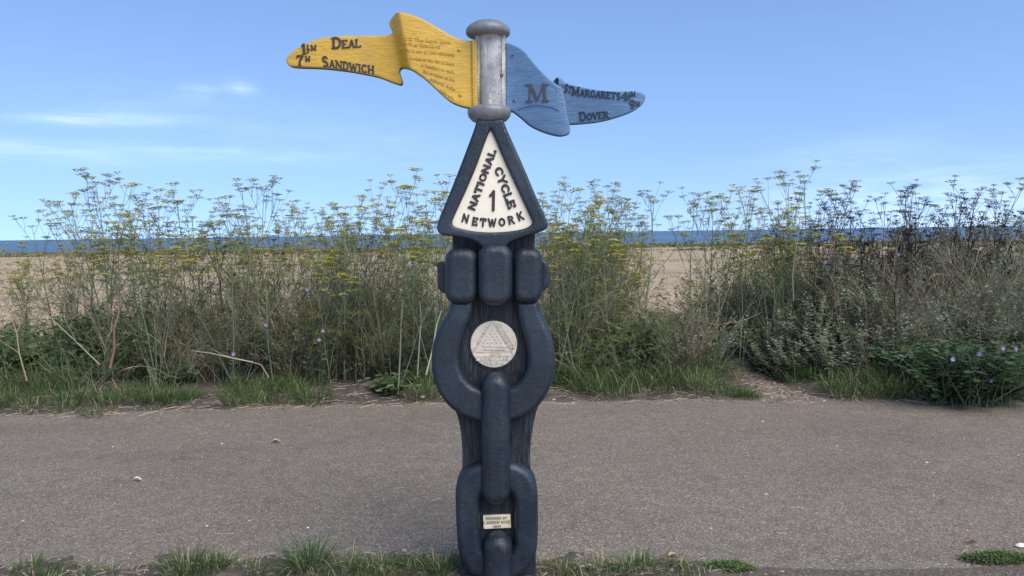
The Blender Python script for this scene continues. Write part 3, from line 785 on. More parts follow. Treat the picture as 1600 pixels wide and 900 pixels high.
relief('arm_flange', [(737, 63, 1), (745, 62.5, 1), (746, 169.5, 1), (738, 169, 1)], YA - .012, .03, M_YEL, YARM, rr=.004, res=.008)
for (px, py) in ((717.5, 78.5), (719.5, 149)): dome('bolt', px, py, .0085, YA, d_yel, M_YEL, YARM, .8)
mb = MB(); k2 = dict(lift=.0032)
text_line(mb, 'Deal', (517.5, 75.5), (563, 71.5), 18, 13, sy, vup=(-.04, -1), **k2)
post_mesh(mb, 'lettering', M_BLACK, YARM, False); mb = MB()
text_line(mb, 'Sandwich', (502, 103.2), (583.5, 114), 16.5, 13, sy, vup=(-.02, -1), **k2)
post_mesh(mb, 'lettering', M_BLACK, YARM, False); mb = MB()
glyph(mb, '1', ((470.5, 85.5), (1, -.08), (-.08, -1)), 17, sy, xs=1.05, hw_k=.1, lift=.0032)
glyph(mb, '1', ((478.8, 75.5), (1, -.06), (0, -1)), 6, sy, xs=1.1, hw_k=.13, lift=.0032)
glyph(mb, '2', ((478.8, 82.3), (1, -.06), (0, -1)), 5.6, sy, xs=1.1, hw_k=.13, hw_t=.09, serif=False, lift=.0032)
ribbon(mb, [(478.2, 76.7), (484, 76.3)], .5, sy, -.003, .0033)
glyph(mb, 'M', ((485, 79), (1, -.05), (0, -1)), 9, sy, xs=.92, hw_k=.1, lift=.0032)
post_mesh(mb, 'lettering', M_BLACK, YARM, False); mb = MB()
glyph(mb, '7', ((463, 103), (1, -.06), (.0, -1)), 16.5, sy, xs=.95, hw_k=.095, lift=.0032)
ribbon(mb, [(465.5, 102.6), (471.5, 102.4)], .8, sy, -.003, .0033)
glyph(mb, 'M', ((476.6, 96), (1, -.03), (0, -1)), 8.6, sy, xs=.85, hw_k=.1, lift=.0032)
post_mesh(mb, 'lettering', M_BLACK, YARM, False)
# raised inscription in the arm's own colour
def font_line(mb, s, p0, p1, cap, surf, lift=.0030):
    cu = bpy.data.curves.new('t', 'FONT'); cu.body = s; cu.size = 1; cu.extrude = .02; cu.offset = .012; cu.resolution_u = 2
    ob = bpy.data.objects.new('t', cu); COL.objects.link(ob)
    dg = bpy.context.evaluated_depsgraph_get(); dg.update()
    me = ob.evaluated_get(dg).to_mesh()
    V = [v.co.copy() for v in me.vertices]; F = [tuple(p.vertices) for p in me.polygons]
    ob.evaluated_get(dg).to_mesh_clear(); bpy.data.objects.remove(ob); bpy.data.curves.remove(cu)
    x0 = min(v.x for v in V); x1 = max(v.x for v in V)
    L = math.hypot(p1[0] - p0[0], p1[1] - p0[1]); u = ((p1[0] - p0[0]) / L, (p1[1] - p0[1]) / L)
    vs = []
    for v in V:
        a = (v.x - x0) / (x1 - x0) * L; b = v.y / .70 * cap
        vs.append(surf(p0[0] + u[0] * a, p0[1] + u[1] * a - b, lift if v.z > 0 else -.002))
    mb.add(vs, F)
mb = MB()
def zy(x, y): return (600 + x / 5.625, 20 + y / 5.625)
for s, a, b, cap in (('The Royal Bank', (282, 272), (592, 276), 5.6), ('of Scotland', (272, 315), (500, 321), 5.4), ('This is one of 1000 mileposts', (190, 362), (622, 385), 4.8),
                     ('funded by the Royal Bank', (240, 425), (622, 468), 4.9), ('of Scotland to mark', (335, 488), (625, 538), 4.9), ('the creation of the', (352, 540), (626, 610), 4.9), ('national cycle', (416, 604), (628, 690), 5.4), ('network', (500, 700), (622, 778), 5.4)):
    font_line(mb, s, zy(*a), zy(*b), cap, sy)
for sx in (-1, 1):                     # the four clusters of dots beside the bank's name
    for sz in (-1, 1):
        for (i, j) in ((1, 1), (2, 1), (1, 2), (2.0, 2.1)):
            c = zy(225 + sx * i * 13, 272 + sz * j * 13)
            ribbon(mb, [(c[0] - .7, c[1]), (c[0] + .7, c[1])], .75, sy, -.002, .003, True)
post_mesh(mb, 'raised_inscription', M_YEL, YARM, False)

# --- blue arm
BA = -.012
_c = pix(873, 130, YP + BA); _d = pix(889, 192, YP + BA)
def d_blu(x, z):
    fx = foldx(z, _c, _d); q = (x - fx) / PXM
    if q < 0: return .045 * sstep((q + 85) / 80)
    return .045
BARM = relief('pointer_arm', [(790, 67.5, 1), (798, 69), (809, 74.5), (818, 81), (828, 93), (840, 108), (852, 121), (862, 130), (871, 136.5), (875, 138), (878.5, 143), (880, 152), (882.5, 165), (885, 180), (887.5, 192), (889.5, 202), (889, 210), (881, 213.5), (872, 214), (858, 210.5), (842, 204),
                              (827, 195.5), (813, 183), (801, 174), (790, 171.5, 1)],
              BA, .040, M_BLUE, POST, edge_mat=M_EDGE, dfun=d_blu, rr=.006, res=.007)
BARM['label'] = 'blue wavy pointing arm'
B2 = .028
def d_blu2(x, z):
    q = (x - foldx(z, _c, _d)) / PXM
    return -.02 + .05 * sstep(q / 115) - .012 * (1 - sstep((q + 16) / 16))
relief('arm_tip', [(865, 125), (868, 122), (876, 124), (890, 129.5), (905, 134), (925, 139), (948, 143), (972, 144.5), (993, 145), (1003, 147.5), (1007, 153.5), (1004, 162), (997, 169), (987, 175.5), (970, 182), (945, 188.5), (920, 191.5), (886, 192), (880, 180), (874, 155), (867, 136)],
       BA + B2, .034, M_BLUE, BARM, edge_mat=M_EDGE, dfun=d_blu2, rr=.006, res=.007)
# rolled end of the tip's upper corner
s2 = surf_at(BA + B2, d_blu2)
mb = MB(); c0 = s2(869.5, 129, .016); ax = Vector((.80, .60, -.12)).normalized(); e1 = Vector((.12, .04, 1)).normalized(); e1 = (e1 - ax * e1.dot(ax)).normalized(); e2 = ax.cross(e1)
prof_ = ((.030, .0165), (.010, .0205), (.001, .0205), (-.001, .0185), (.002, .0160), (.026, .0120)); vs = []; fs = []; n = 20
for (a_, r_) in prof_:
    for k in range(n): vs.append(c0 + ax * a_ + (e1 * math.cos(2 * math.pi * k / n) * 1.12 + e2 * math.sin(2 * math.pi * k / n) * .85) * r_)
for i_ in range(len(prof_) - 1):
    for k in range(n): fs.append((i_ * n + k, i_ * n + (k + 1) % n, (i_ + 1) * n + (k + 1) % n, (i_ + 1) * n + k))
fs.append(tuple((len(prof_) - 1) * n + k for k in range(n))); mb.add(vs, fs); post_mesh(mb, 'rolled_edge', M_BLUE, BARM)
sb = surf_at(BA, d_blu); mb = MB()
k3 = dict(lift=.003)
text_line(mb, 'St', (880.5, 142), (893, 145), 13, 11, s2, **k3)
text_line(mb, 'Margarets', (893, 147.5), (968, 157.8), 14, 11, s2, vup=(.05, -1), **k3)
post_mesh(mb, 'lettering', M_BLUEBLACK, BARM, False); mb = MB()
glyph(mb, '4', ((968.5, 159), (1, .03), (0, -1)), 14, s2, xs=1.05, hw_k=.1, lift=.003)
glyph(mb, '1', ((980, 151), (1, 0), (0, -1)), 5, s2, xs=1.1, hw_k=.13, lift=.003)
glyph(mb, '2', ((979.8, 157), (1, 0), (0, -1)), 5, s2, xs=1.1, hw_k=.13, hw_t=.09, serif=False, lift=.003)
ribbon(mb, [(979.6, 151.9), (984.2, 151.9)], .4, s2, -.003, .0031)
glyph(mb, 'M', ((984, 153), (1, .0), (0, -1)), 8, s2, xs=.82, hw_k=.1, lift=.003)
post_mesh(mb, 'lettering', M_BLUEBLACK, BARM, False); mb = MB()
glyph(mb, '9', ((981.5, 171.3), (1, 0), (0, -1)), 13, s2, xs=.95, hw_k=.1, lift=.003)
glyph(mb, 'M', ((991.5, 168), (1, 0), (0, -1)), 7.5, s2, xs=.8, hw_k=.1, lift=.003)
post_mesh(mb, 'lettering', M_BLUEBLACK, BARM, False); mb = MB()
text_line(mb, 'Dover', (906, 188.3), (951.5, 185.2), 14, 11, s2, vup=(-.08, -1), **k3)
post_mesh(mb, 'lettering', M_BLUEBLACK, BARM, False)
mb = MB()
glyph(mb, 'M', ((822.0, 161), (1, .035), (-.02, -1)), 28, sb, xs=1.12, hw_k=.075, hw_t=.042, lift=.003)
post_mesh(mb, 'inlaid_initial', M_PEWTER, BARM, False)
mb = MB(); ribbon(mb, [(809, 171.5), (816, 168), (825, 166), (838, 165), (852, 167), (864, 170.5), (873, 175)], .8, sb, -.002, .004)
ribbon(mb, [(853, 134), (866, 138.5), (869, 143), (866, 158)], .3, sb, -.002, .0015)
post_mesh(mb, 'raised_line', M_BLUE, BARM, False)
for (px, py) in ((801, 88), (803.5, 157.5)):
    dome('bolt_seat', px, py, .0095, BA, d_blu, M_BLUE, BARM, .25)
    c = sb(px, py, .0028); mb = MB(); vs = [c + Vector((dx, -.001, dz)) for dx, dz in ((-.005, .001), (-.001, .007), (.005, .001), (.001, -.006))]; vs += [v + Vector((0, .004, 0)) for v in vs]
    mb.add(vs, [(0, 3, 2, 1), (0, 1, 5, 4), (1, 2, 6, 5), (2, 3, 7, 6), (3, 0, 4, 7)]); post_mesh(mb, 'bolt', M_BLUEBLACK, BARM, False)

# ------------------------------------------------------------------ plants
rng = random.Random(3)
def U(a, b): return rng.uniform(a, b)
def jit(c, k=.2):
    f = 1 + U(-k, k); return tuple(max(0.002, x * f * (1 + U(-.06, .06))) for x in c)
def lerp3(a, b, t): return tuple(x + (y - x) * t for x, y in zip(a, b))
def curve_pts(p, d, L, n, bend=0.0, droop=0.0, wob=0.0):
    """a polyline that starts at p along d, bending upward (bend > 0) and drooping"""
    pts = [Vector(p)]; d = Vector(d).normalized()
    for i in range(n):
        d = d + Vector((U(-wob, wob), U(-wob, wob), bend / n - droop / n * (i + 1) / n * 2))
        d.normalize(); pts.append(pts[-1] + d * (L / n))
    return pts, d
def quad(mb, c, u, v, col):
    mb.add([c - u - v, c + u - v, c + u + v, c - u + v], [(0, 1, 2, 3)], col)
def leaf(mb, p, d, up, L, W, col, fold=.25):
    """pointed leaf with a folded midrib"""
    d = d.normalized(); s = d.cross(up); 
    if s.length < .05: s = d.cross(Vector((1, 0, 0)))
    s.normalize(); n = s.cross(d)
    a = p + d * L * .35; b = p + d * L * .7 - n * L * .05; e = p + d * L - n * L * .18
    w1 = s * W * .5; w2 = s * W * .38; f = n * W * fold
    mb.add([p, a + w1 + f, b + w2 + f * .8, e, b - w2 + f * .8, a - w1 + f, a, b],
           [(0, 6, 1), (6, 7, 2, 1), (7, 3, 2), (0, 5, 6), (5, 4, 7, 6), (4, 3, 7)], col)
def round_leaf(mb, p, d, up, Rr, col, lobes=5):
    """lobed rounded leaf, slightly cupped"""
    d = d.normalized(); s = d.cross(up)
    if s.length < .05: s = d.cross(Vector((1, 0, 0)))
    s.normalize(); n = s.cross(d).normalized()
    c = p + d * Rr * .55; vs = [c - n * Rr * .08]; k = lobes * 2
    for i in range(k + 1):
        a = R(-150 + 300 * i / k); r = Rr * (1.0 if i % 2 else .80)
        vs.append(c + d * r * math.cos(a) + s * r * math.sin(a) + n * Rr * U(.0, .22))
    vs.append(p)
    fs = [(0, i, i + 1) for i in range(1, k + 1)] + [(0, k + 1, k + 2), (0, k + 2, 1)]
    mb.add(vs, fs, col)

C_STEM = (0.120, 0.155, 0.095); C_STEM2 = (0.165, 0.17, 0.095)
def umbel(ms, heads, p, d, size, cs, cf, rays=11, dens=4, cup=.0):
    """flat topped flower head on thin rays; its flowers are one mesh of their own"""
    d = (d * .35 + Vector((0, 0, 1)) * .9).normalized()
    a = d.cross(Vector((.3, .9, .1))).normalized(); b = d.cross(a); mf = MB()
    for k in range(rays):
        an = 2 * math.pi * (k + U(-.3, .3)) / rays; rr = size * math.sqrt((k % 3 + .5) / 2.5) * U(.85, 1.1)
        hgt = size * (.50 - (.16 - cup) * (rr / size) ** 2) * U(.94, 1.06)
        q = p + (a * math.cos(an) + b * math.sin(an)) * rr + d * hgt
        m = p + (q - p) * .5 + (a * math.cos(an) + b * math.sin(an)) * rr * .2
        ms.tube([p, m, q], [.0015, .0012, .0009], 3, cs)
        col = jit(cf, .22)
        for j in range(dens):
            c = q + Vector((U(-1, 1), U(-1, 1), U(-.35, .45))) * size * .21
            s_ = size * U(.13, .23)
            u = Vector((1, U(-.4, .4), U(-.3, .3))).normalized() * s_; v = Vector((U(-.4, .4), 1, U(-.3, .3))).normalized() * s_ * .8
            quad(mf, c, u, v, jit(col, .2))
    heads.append(mf)
def feather(mf, p, d, L, col, n=34):
    """thread-like fennel leaf"""
    pts, _ = curve_pts(p, d, L, 5, 0, .6, .05)
    mf.tube(pts, [.003, .0026, .002, .0016, .0012, .0008], 3, col)
    for k in range(n):
        t = U(.15, 1) * 4.99; i = int(t); q = pts[i].lerp(pts[i + 1], t - i)
        dr = Vector((U(-1, 1), U(-1, 1), U(-.5, .7))).normalized() * L * U(.12, .3) * (1.15 - t / 6)
        w = Vector((U(-1, 1), U(-1, 1), U(-1, 1))).normalized() * .0016
        mid = q + dr * .5 + Vector((0, 0, -.1)) * dr.length
        mf.add([q - w, q + w, mid + w, q + dr, mid - w], [(0, 1, 2, 4), (4, 2, 3)], jit(col, .2))

MERGED = {}
def merged(parts): return [q for q in parts if q[0] != 'flower_head'] + [('flower_heads', MERGED[parts[0][1].name])]
def fennel_meshes(i, H, lean, stems, cs, cf, leafy, usize=(.040, .068), spread=1.0, rays=10, dens=4, leafcol=(0.105, 0.130, 0.052), start=.42, nodes=6):
    ms, mf, ml = MB(), [], MB()
    for s in range(stems):
        h = H * (1 if s == 0 else U(.68, .95)); an = U(0, 6.28); lr = lean * U(.5, 1.3) if s == 0 else lean + U(.1, .28)
        d0 = Vector((math.cos(an) * lr, math.sin(an) * lr, 1))
        base = Vector((U(-.05, .05), U(-.05, .05), 0)) * (s > 0)
        n = 12; pts, dend = curve_pts(base, d0, h, n, .1, 0, .055)
        sc_ = h / max(.1, pts[-1].z); pts = [Vector((q.x, q.y, q.z * sc_)) for q in pts]
        r0 = U(.0085, .012) * (h / 1.9); rad = [r0 * (1 - .78 * j / n) for j in range(n + 1)]
        col = jit(cs, .15)
        ms.tube(pts, rad, 5, col)
        umbel(ms, mf, pts[-1], dend, U(*usize) * 1.1, col, cf, rays, dens)
        side = U(0, 6.28)
        for k in range(nodes):
            t = (start + (1 - start) * (k + U(.1, .9)) / nodes) * n; j = min(n - 1, int(t)); q = pts[j].lerp(pts[j + 1], t - j)
            side += 2.4 + U(-.5, .5)
            u_ = t / n
            L = (1 - u_) * h * U(.55, .85) * spread + U(.10, .2)
            dd = Vector((math.cos(side) * U(.6, .95) * spread, math.sin(side) * U(.6, .95) * spread, 1))
            bp, bd = curve_pts(q, dd, L, 6, .35, 0, .07)
            bc = jit(cs, .2); ms.tube(bp, [rad[j] * .55 * (1 - .6 * m / 6) + .0008 for m in range(7)], 4, bc)
            umbel(ms, mf, bp[-1], bd, U(*usize), bc, jit(cf, .22), rays, dens)
            for m in range(rng.choice((1, 2, 2, 3))):
                tt = U(.35, .85) * 6; jj = int(tt); qq = bp[jj].lerp(bp[jj + 1], tt - jj)
                d3 = (bp[jj + 1] - bp[jj]).normalized() + Vector((U(-.8, .8), U(-.8, .8), U(.0, .5)))
                b3, bd3 = curve_pts(qq, d3, L * U(.25, .5) + .05, 3, .3, 0, .06)
                ms.tube(b3, [.0026, .0022, .0018, .0014], 3, bc)
                umbel(ms, mf, b3[-1], bd3, U(*usize) * .85, bc, jit(cf, .25), max(6, rays - 2), dens)
        for k in range(leafy):
            t = U(.12, .72) * n; j = int(t); q = pts[j].lerp(pts[j + 1], t - j); a2 = U(0, 6.28)
            feather(ml, q, Vector((math.cos(a2), math.sin(a2), U(.5, 1.2))), U(.2, .42), jit(leafcol, .3))
    out = [('stalk', ms.mesh('stalk', M_STALK, True))]
    mf.sort(key=lambda q: -max(v.z for v in q.v))
    for q in mf[:72]: out.append(('flower_head', q.mesh('flower_head', M_FLOWER)))
    allh = MB()
    for q in mf: allh.add(q.v, q.f); allh.c[-len(q.v):] = q.c
    MERGED[out[0][1].name] = allh.mesh('flower_heads', M_FLOWER)
    if ml.v: out.append(('foliage', ml.mesh('foliage', M_LEAF)))
    return out, H

def place(kind, parts, H0, loc, H, rz=None, label=None, cat=None, group=None, xy=None):
    """a plant: one Empty at its foot with its parts; copies share the mesh data"""
    o = empty(kind, loc); o.rotation_euler = (0, 0, U(0, 6.28) if rz is None else rz)
    k = H / H0; kx = xy if xy else k * U(.9, 1.1)
    o.scale = (kx, kx, k)
    for nm, me in parts: link_mesh(nm, me, o)
    return tag(o, label, cat, group)

def gz(x, y): return max(verge_z(x, y), -.02)

# ---- fennel
FEN = []
CFY = (0.44, 0.395, 0.065); CFO = (0.335, 0.33, 0.080)
for i, (H, lean, stems, cf, leafy) in enumerate(((2.0, .10, 2, CFO, 10), (1.9, .22, 2, CFY, 11), (1.8, .05, 1, CFO, 10), (2.0, .16, 3, CFY, 9), (1.7, .12, 2, CFY, 14), (1.9, .28, 1, CFO, 8), (2.0, .08, 1, CFO, 7))):
    FEN.append(fennel_meshes(i, H, lean, stems, C_STEM if i % 3 else C_STEM2, cf, leafy, nodes=(7, 7, 6, 6, 7, 6, 5)[i]))
SPARSE = [fennel_meshes(9 + i, 2.0, .06, 1, C_STEM, CFO, 4, spread=.7, start=.55, nodes=5) for i in range(2)]

# tall plants: pixel of the top, depth, variant, label
TALL = [
 (132, 262, 7.6, 0, 'tall fennel with flat olive flower heads, leftmost tall plant against the sky'),
 (186, 268, 7.9, 3, 'many stemmed fennel with yellow green heads beside the leftmost tall plant'),
 (62, 330, 8.6, 2, 'short pale fennel at the far left edge in front of the sea'),
 (232, 292, 8.2, 5, 'leaning fennel with thin side branches left of the bushy fennel clump'),
 (272, 284, 7.5, 1, 'bushy fennel clump with dense heads left of centre of the left thicket'),
 (312, 296, 8.3, 4, 'leafy fennel behind the bushy clump in the left thicket'),
 (368, 279, 7.7, 6, 'slim upright fennel in the middle of the left thicket'),
 (426, 274, 7.8, 0, 'tall forked fennel right of the slim upright one in the left thicket'),
 (462, 312, 8.4, 1, 'yellow headed fennel above the sea line in the left thicket'),
 (502, 328, 8.8, 6, 'small thin fennel just left of the pale dry bush'),
 (612, 272, 7.6, 3, 'big yellow fennel clump left of the milepost, left stem group'),
 (648, 262, 7.3, 1, 'big yellow fennel clump right behind the left side of the milepost'),
 (684, 272, 7.7, 4, 'leafy yellow fennel partly hidden by the left corner of the triangular sign'),
 (846, 300, 7.5, 1, 'yellow fennel partly hidden by the right corner of the triangular sign'),
 (884, 276, 7.6, 3, 'dense yellow fennel clump right of the triangular sign'),
 (932, 280, 8.0, 0, 'forked fennel on the right edge of the clump beside the sign'),
 (972, 330, 8.9, 6, 'low thin fennel in front of the open beach'),
 (1030, 284, 7.4, 5, 'open branched fennel standing alone in front of the beach'),
 (1064, 292, 8.2, 2, 'upright fennel just right of the lone branched one'),
 (1106, 300, 8.5, 4, 'leafy fennel on the left side of the trail mouth'),
 (1142, 288, 7.9, 3, 'many stemmed fennel above the trail mouth'),
 (1182, 284, 8.4, 6, 'slim fennel right of the trail mouth'),
 (1219, 266, 8.0, 0, 'tall fennel left of the tallest pale fennel'),
 (1274, 250, 7.7, 7, 'tallest pale fennel, a single stem at the left of the dark bushes'),
 (1246, 300, 8.3, 1, 'yellow fennel at the foot of the tallest pale fennel'),
 (1332, 282, 8.4, 8, 'pale fennel rising behind the dark dead flower heads'),
 (1432, 280, 8.6, 7, 'pale leaning fennel above the middle of the dark bushes'),
 (1592, 278, 7.8, 8, 'pale fennel at the far right edge of the picture'),
]
ALLF = FEN + SPARSE
for (px, py, Y, v, lab) in TALL:
    t = pix(px, py, Y); parts, H0 = ALLF[v]
    # foot placed so that the main stem's tip (which leans) comes out over the picture position
    me = parts[0][1]; zmax = max(me.vertices, key=lambda q: q.co.z).co
    rz = U(0, 6.28); k = (t.z - gz(t.x, Y)) / zmax.z
    off = Matrix.Rotation(rz, 3, 'Z') @ Vector((zmax.x * k, zmax.y * k, 0))
    place('fennel', parts, zmax.z, (t.x - off.x, Y - off.y, gz(t.x, Y)), t.z - gz(t.x, Y), rz, lab, 'wild fennel', 'tall fennel plants along the verge', k)
# shorter fennel filling the thicket
def free(x, y, w=.3): return not in_trail(x, y, w)
n = 0
while n < 125:
    px = rng.choice((U(20, 700), U(20, 700), U(840, 1010), U(850, 960), U(1080, 1260)))
    Y = U(7.1, 9.6); x = pix(px, 400, Y).x
    if not free(x, Y, .4): continue
    py = U(330, 425) if not 960 < px < 1090 else U(400, 470)
    if px < 110: py = U(400, 470)
    z = pix(px, py, Y).z
    parts, H0 = FEN[rng.randrange(len(FEN))]
    if Y > 8.1: parts = merged(parts)
    if z < .5: continue
    place('fennel', parts, H0, (x, Y, gz(x, Y)), z, None, 'shorter fennel with yellow green heads filling the thicket below the tall ones', 'wild fennel', 'shorter fennel inside the thicket', None)
    n += 1

# ---- dead hogweed and hemlock with black heads
DEAD = [fennel_meshes(20 + i, 1.6, .1, s, (0.030, 0.024, 0.020), (0.018, 0.016, 0.017), 0, (.034, .050), .75, 10, 3, start=.5, nodes=5)[0] for i, s in enumerate((1, 2, 1))]
spots = [(1250, 350), (1262, 332), (1290, 342), (1312, 322), (1345, 318), (1372, 322), (1400, 330), (1418, 314), (1442, 322), (1468, 312), (1492, 318), (1510, 330), (1532, 326), (1556, 332), (1580, 340), (1392, 345), (1330, 352), (1480, 342), (1540, 350), (1270, 372),
         (1440, 352), (1360, 338), (1425, 400), (1205, 350), (1232, 362), (1600, 352), (336, 366), (352, 362), (418, 380), (540, 372), (556, 378), (300, 420), (470, 440), (250, 432), (700, 420), (520, 430)]
for i, (px, py) in enumerate(spots):
    Y = U(7.6, 8.6); t = pix(px, py, Y); parts = DEAD[i % 3]
    place('dead_hogweed', parts, 1.6, (t.x, Y, gz(t.x, Y)), t.z, None, 'dead blackened umbel plant among the dark bushes on the right' if px > 1100 else 'dead blackened umbel plant inside the fennel thicket on the left', 'dead plant',
          'blackened dead umbels on the right' if px > 1100 else 'blackened dead umbels on the left')

# ---- dry stalk clumps
def dry_meshes(n, H, spread, cols, twigs, curl):
    ms = MB()
    for k in range(n):
        a = U(0, 6.28); l = spread * U(.15, 1)
        p = Vector((U(-.16, .16), U(-.12, .12), 0)); h = H * U(.5, 1.05)
        pts, d = curve_pts(p, Vector((math.cos(a) * l, math.sin(a) * l, 1)), h, 7, 0, curl * U(0, 1), .17)
        c = jit(rng.choice(cols), .25); r = U(.0022, .005)
        ms.tube(pts, [r * (1 - .6 * j / 7) for j in range(8)], 3, c)
        for t in range(twigs):
            j = rng.randrange(2, 7); dd = (pts[j + 1] - pts[j]).normalized() + Vector((U(-1, 1), U(-1, 1), U(-.2, .7)))
            tp, _ = curve_pts(pts[j], dd, h * U(.1, .3), 4, .1, curl * .5, .2)
            ms.tube(tp, [.002, .0017, .0014, .0011, .0008], 3, c)
            if rng.random() < .5:
                b, _ = curve_pts(tp[2], dd + Vector((U(-1, 1), U(-1, 1), U(-.3, .8))), h * U(.06, .15), 3, 0, 0, .2)
                ms.tube(b, [.0014, .0012, .001, .0008], 3, c)
    return ms.mesh('stalks', M_DRY, True)
BROWN = [(0.19, 0.145, 0.10), (0.26, 0.205, 0.14), (0.12, 0.092, 0.07), (0.33, 0.265, 0.185)]
GREY = [(0.26, 0.24, 0.175), (0.19, 0.19, 0.13), (0.32, 0.285, 0.205), (0.14, 0.145, 0.10)]
PALE = [(0.44, 0.365, 0.25), (0.36, 0.30, 0.20), (0.27, 0.23, 0.155)]
GREEN = [(0.13, 0.165, 0.09), (0.17, 0.19, 0.105), (0.10, 0.13, 0.07)]
DRY = [dry_meshes(15, 1.1, .7, BROWN, 5, .5), dry_meshes(18, 1.0, .9, GREY, 6, .7), dry_meshes(12, 1.2, .6, PALE + BROWN, 4, .4), dry_meshes(18, 1.1, .7, GREEN + GREY, 5, .4), dry_meshes(28, .9, 1.1, GREY + BROWN, 8, 1.2), dry_meshes(14, 1.25, .5, GREEN, 4, .3)]
BLK = [dry_meshes(7, 1.1, .45, [(0.022, 0.017, 0.014), (0.04, 0.028, 0.022)], 6, .3), dry_meshes(9, 1.0, .5, [(0.07, 0.045, 0.032), (0.03, 0.022, 0.018)], 6, .4)]
for k, px in enumerate((335, 352, 405, 420, 452, 468, 505, 515, 540, 552, 571, 600, 628, 248, 205, 690, 1075, 880)):
    Y = U(6.95, 7.7); t = pix(px, U(440, 500), Y)
    o = link_mesh('dead_plant', BLK[k % 2], None, (t.x, Y, gz(t.x, Y))); o.rotation_euler = (0, 0, U(0, 6.28)); o.scale = (.8, .8, t.z / 1.1)
    tag(o, 'blackened dead stems standing at the front of the thicket', 'dead plant', 'blackened dead stems at the front of the thicket')
n = 0
while n < 190:
    px = rng.choice((U(-30, 705), U(-30, 705), U(840, 1120), U(850, 1130), U(1180, 1640)))
    Y = U(7.2, 9.9); x = pix(px, 450, Y).x
    if not free(x, Y, .38): continue
    if px < 110: py = U(475, 560)
    elif px < 705: py = U(365, 480) 
    elif px < 960: py = U(370, 480)
    elif px < 1090: py = U(470, 530)
    else: py = U(345, 450)
    z = pix(px, py, Y).z
    if z < .3: continue
    o = place('dry_stalks', [], 1.1, (x, Y, gz(x, Y)), z, None, 'clump of dry grey brown stalks in the verge thicket', 'dry stalks', 'dry stalk clumps in the thicket', min(1.1, z * U(.8, 1.15)))
    bpy.data.objects.remove(o)
    o = link_mesh('dry_stalks', DRY[rng.randrange(6)], None, (x, Y, gz(x, Y))); o.rotation_euler = (U(-.08, .08), U(-.08, .08), U(0, 6.28)); k = min(1.1, z * U(.8, 1.15)); o.scale = (k, k, z / 1.1)
    tag(o, 'clump of dry grey brown stalks growing in the verge thicket', 'dry stalks', 'dry stalk clumps in the thicket')
    n += 1
def single(kind, me, px, py, Y, H0, lab, cat, group=None, k=None, rz=None, parts=None):
    t = pix(px, py, Y); z = max(.15, t.z)
    if parts is None:
        o = link_mesh(kind, me, None, (t.x, Y, gz(t.x, Y))); o.rotation_euler = (0, 0, U(0, 6.28) if rz is None else rz); kk = k or z / H0; o.scale = (kk, kk, z / H0)
        return tag(o, lab, cat, group)
    return place(kind, parts, H0, (t.x, Y, gz(t.x, Y)), z, rz, lab, cat, group, k)
# pale dry bush left of the sign, tangles at the right
BUSH = dry_meshes(70, 1.6, .42, GREY + PALE + GREEN, 5, .2)
single('dry_bush', BUSH, 565, 335, 8.2, 1.6, 'large pale dry twiggy bush left of the big yellow fennel', 'dry bush', k=1.25)
single('dry_bush', BUSH, 700, 400, 8.0, 1.6, 'dry twiggy bush behind the navy blocks of the milepost', 'dry bush', k=1.0)
TANG = dry_meshes(80, 1.35, 1.0, GREY + [(0.22, 0.205, 0.12), (0.17, 0.15, 0.10)], 7, .9)
for (px, py, Y, lab) in ((1400, 372, 7.9, 'tangled dry bush with olive twigs in the middle of the dark bushes'), (1500, 356, 7.6, 'tangled dry bush left of the right edge, above the mallow'), (1585, 360, 7.5, 'tangled dry bush at the right edge of the picture'),
                         (1450, 430, 7.3, 'low tangle of twigs behind the grey green mugwort'), (1310, 372, 8.3, 'tangled bush under the dark dead heads, nearest the trail')):
    single('tangled_bush', TANG, px, py, Y, 1.35, lab, 'dry bush', k=1.15)
# bare brown stem and pale broken stems
def stem_obj(kind, pxs, Y, r, col, lab, cat='dry stem', branches=0):
    mb = MB(); pts = [pix(a, b, Y + c) for a, b, c in pxs]; o0 = pts[0].copy()
    pts = [p - o0 for p in pts]
    mb.tube(pts, [r * (1 - .55 * i / (len(pts) - 1)) for i in range(len(pts))], 5, col)
    for k in range(branches):
        j = rng.randrange(1, len(pts)); tp, _ = curve_pts(pts[j], Vector((U(-1, 1), U(-1, 1), U(.3, 1.2))), U(.15, .4), 5, .2, .1, .15)
        mb.tube(tp, [.004, .0034, .003, .0025, .002, .0015], 4, jit(col, .15))
    o = mb.obj(kind, M_DRY, None, True); o.location = o0
    return tag(o, lab, cat)
stem_obj('bare_stem', [(172, 575, 0), (179, 545, .02), (178, 515, .0), (186, 488, .05), (184, 462, .1)], 7.0, .014, (0.20, 0.125, 0.085), 'bare reddish brown stem low in the left thicket', branches=7)
stem_obj('bare_stem', [(42, 595, 0), (30, 552, 0), (26, 520, .05), (12, 480, .05), (0, 440, .1)], 6.7, .007, (0.28, 0.23, 0.15), 'pale dry stem leaning left at the left edge', branches=6)
stem_obj('bare_stem', [(156, 570, 0), (120, 535, 0), (72, 490, .1), (30, 470, .2)], 6.9, .006, (0.24, 0.215, 0.155), 'long pale stem leaning across the left thicket', branches=3)
stem_obj('bare_stem', [(395, 566, 0), (365, 560, -.02), (330, 552, -.05), (300, 548, .0)], 6.8, .007, (0.30, 0.25, 0.175), 'pale fallen stem lying over the grass in the left thicket')
stem_obj('bare_stem', [(420, 590, 0), (408, 570, 0), (350, 555, .1), (330, 545, .1)], 6.9, .009, (0.20, 0.16, 0.12), 'dark fallen stem beside the pale one in the left thicket')
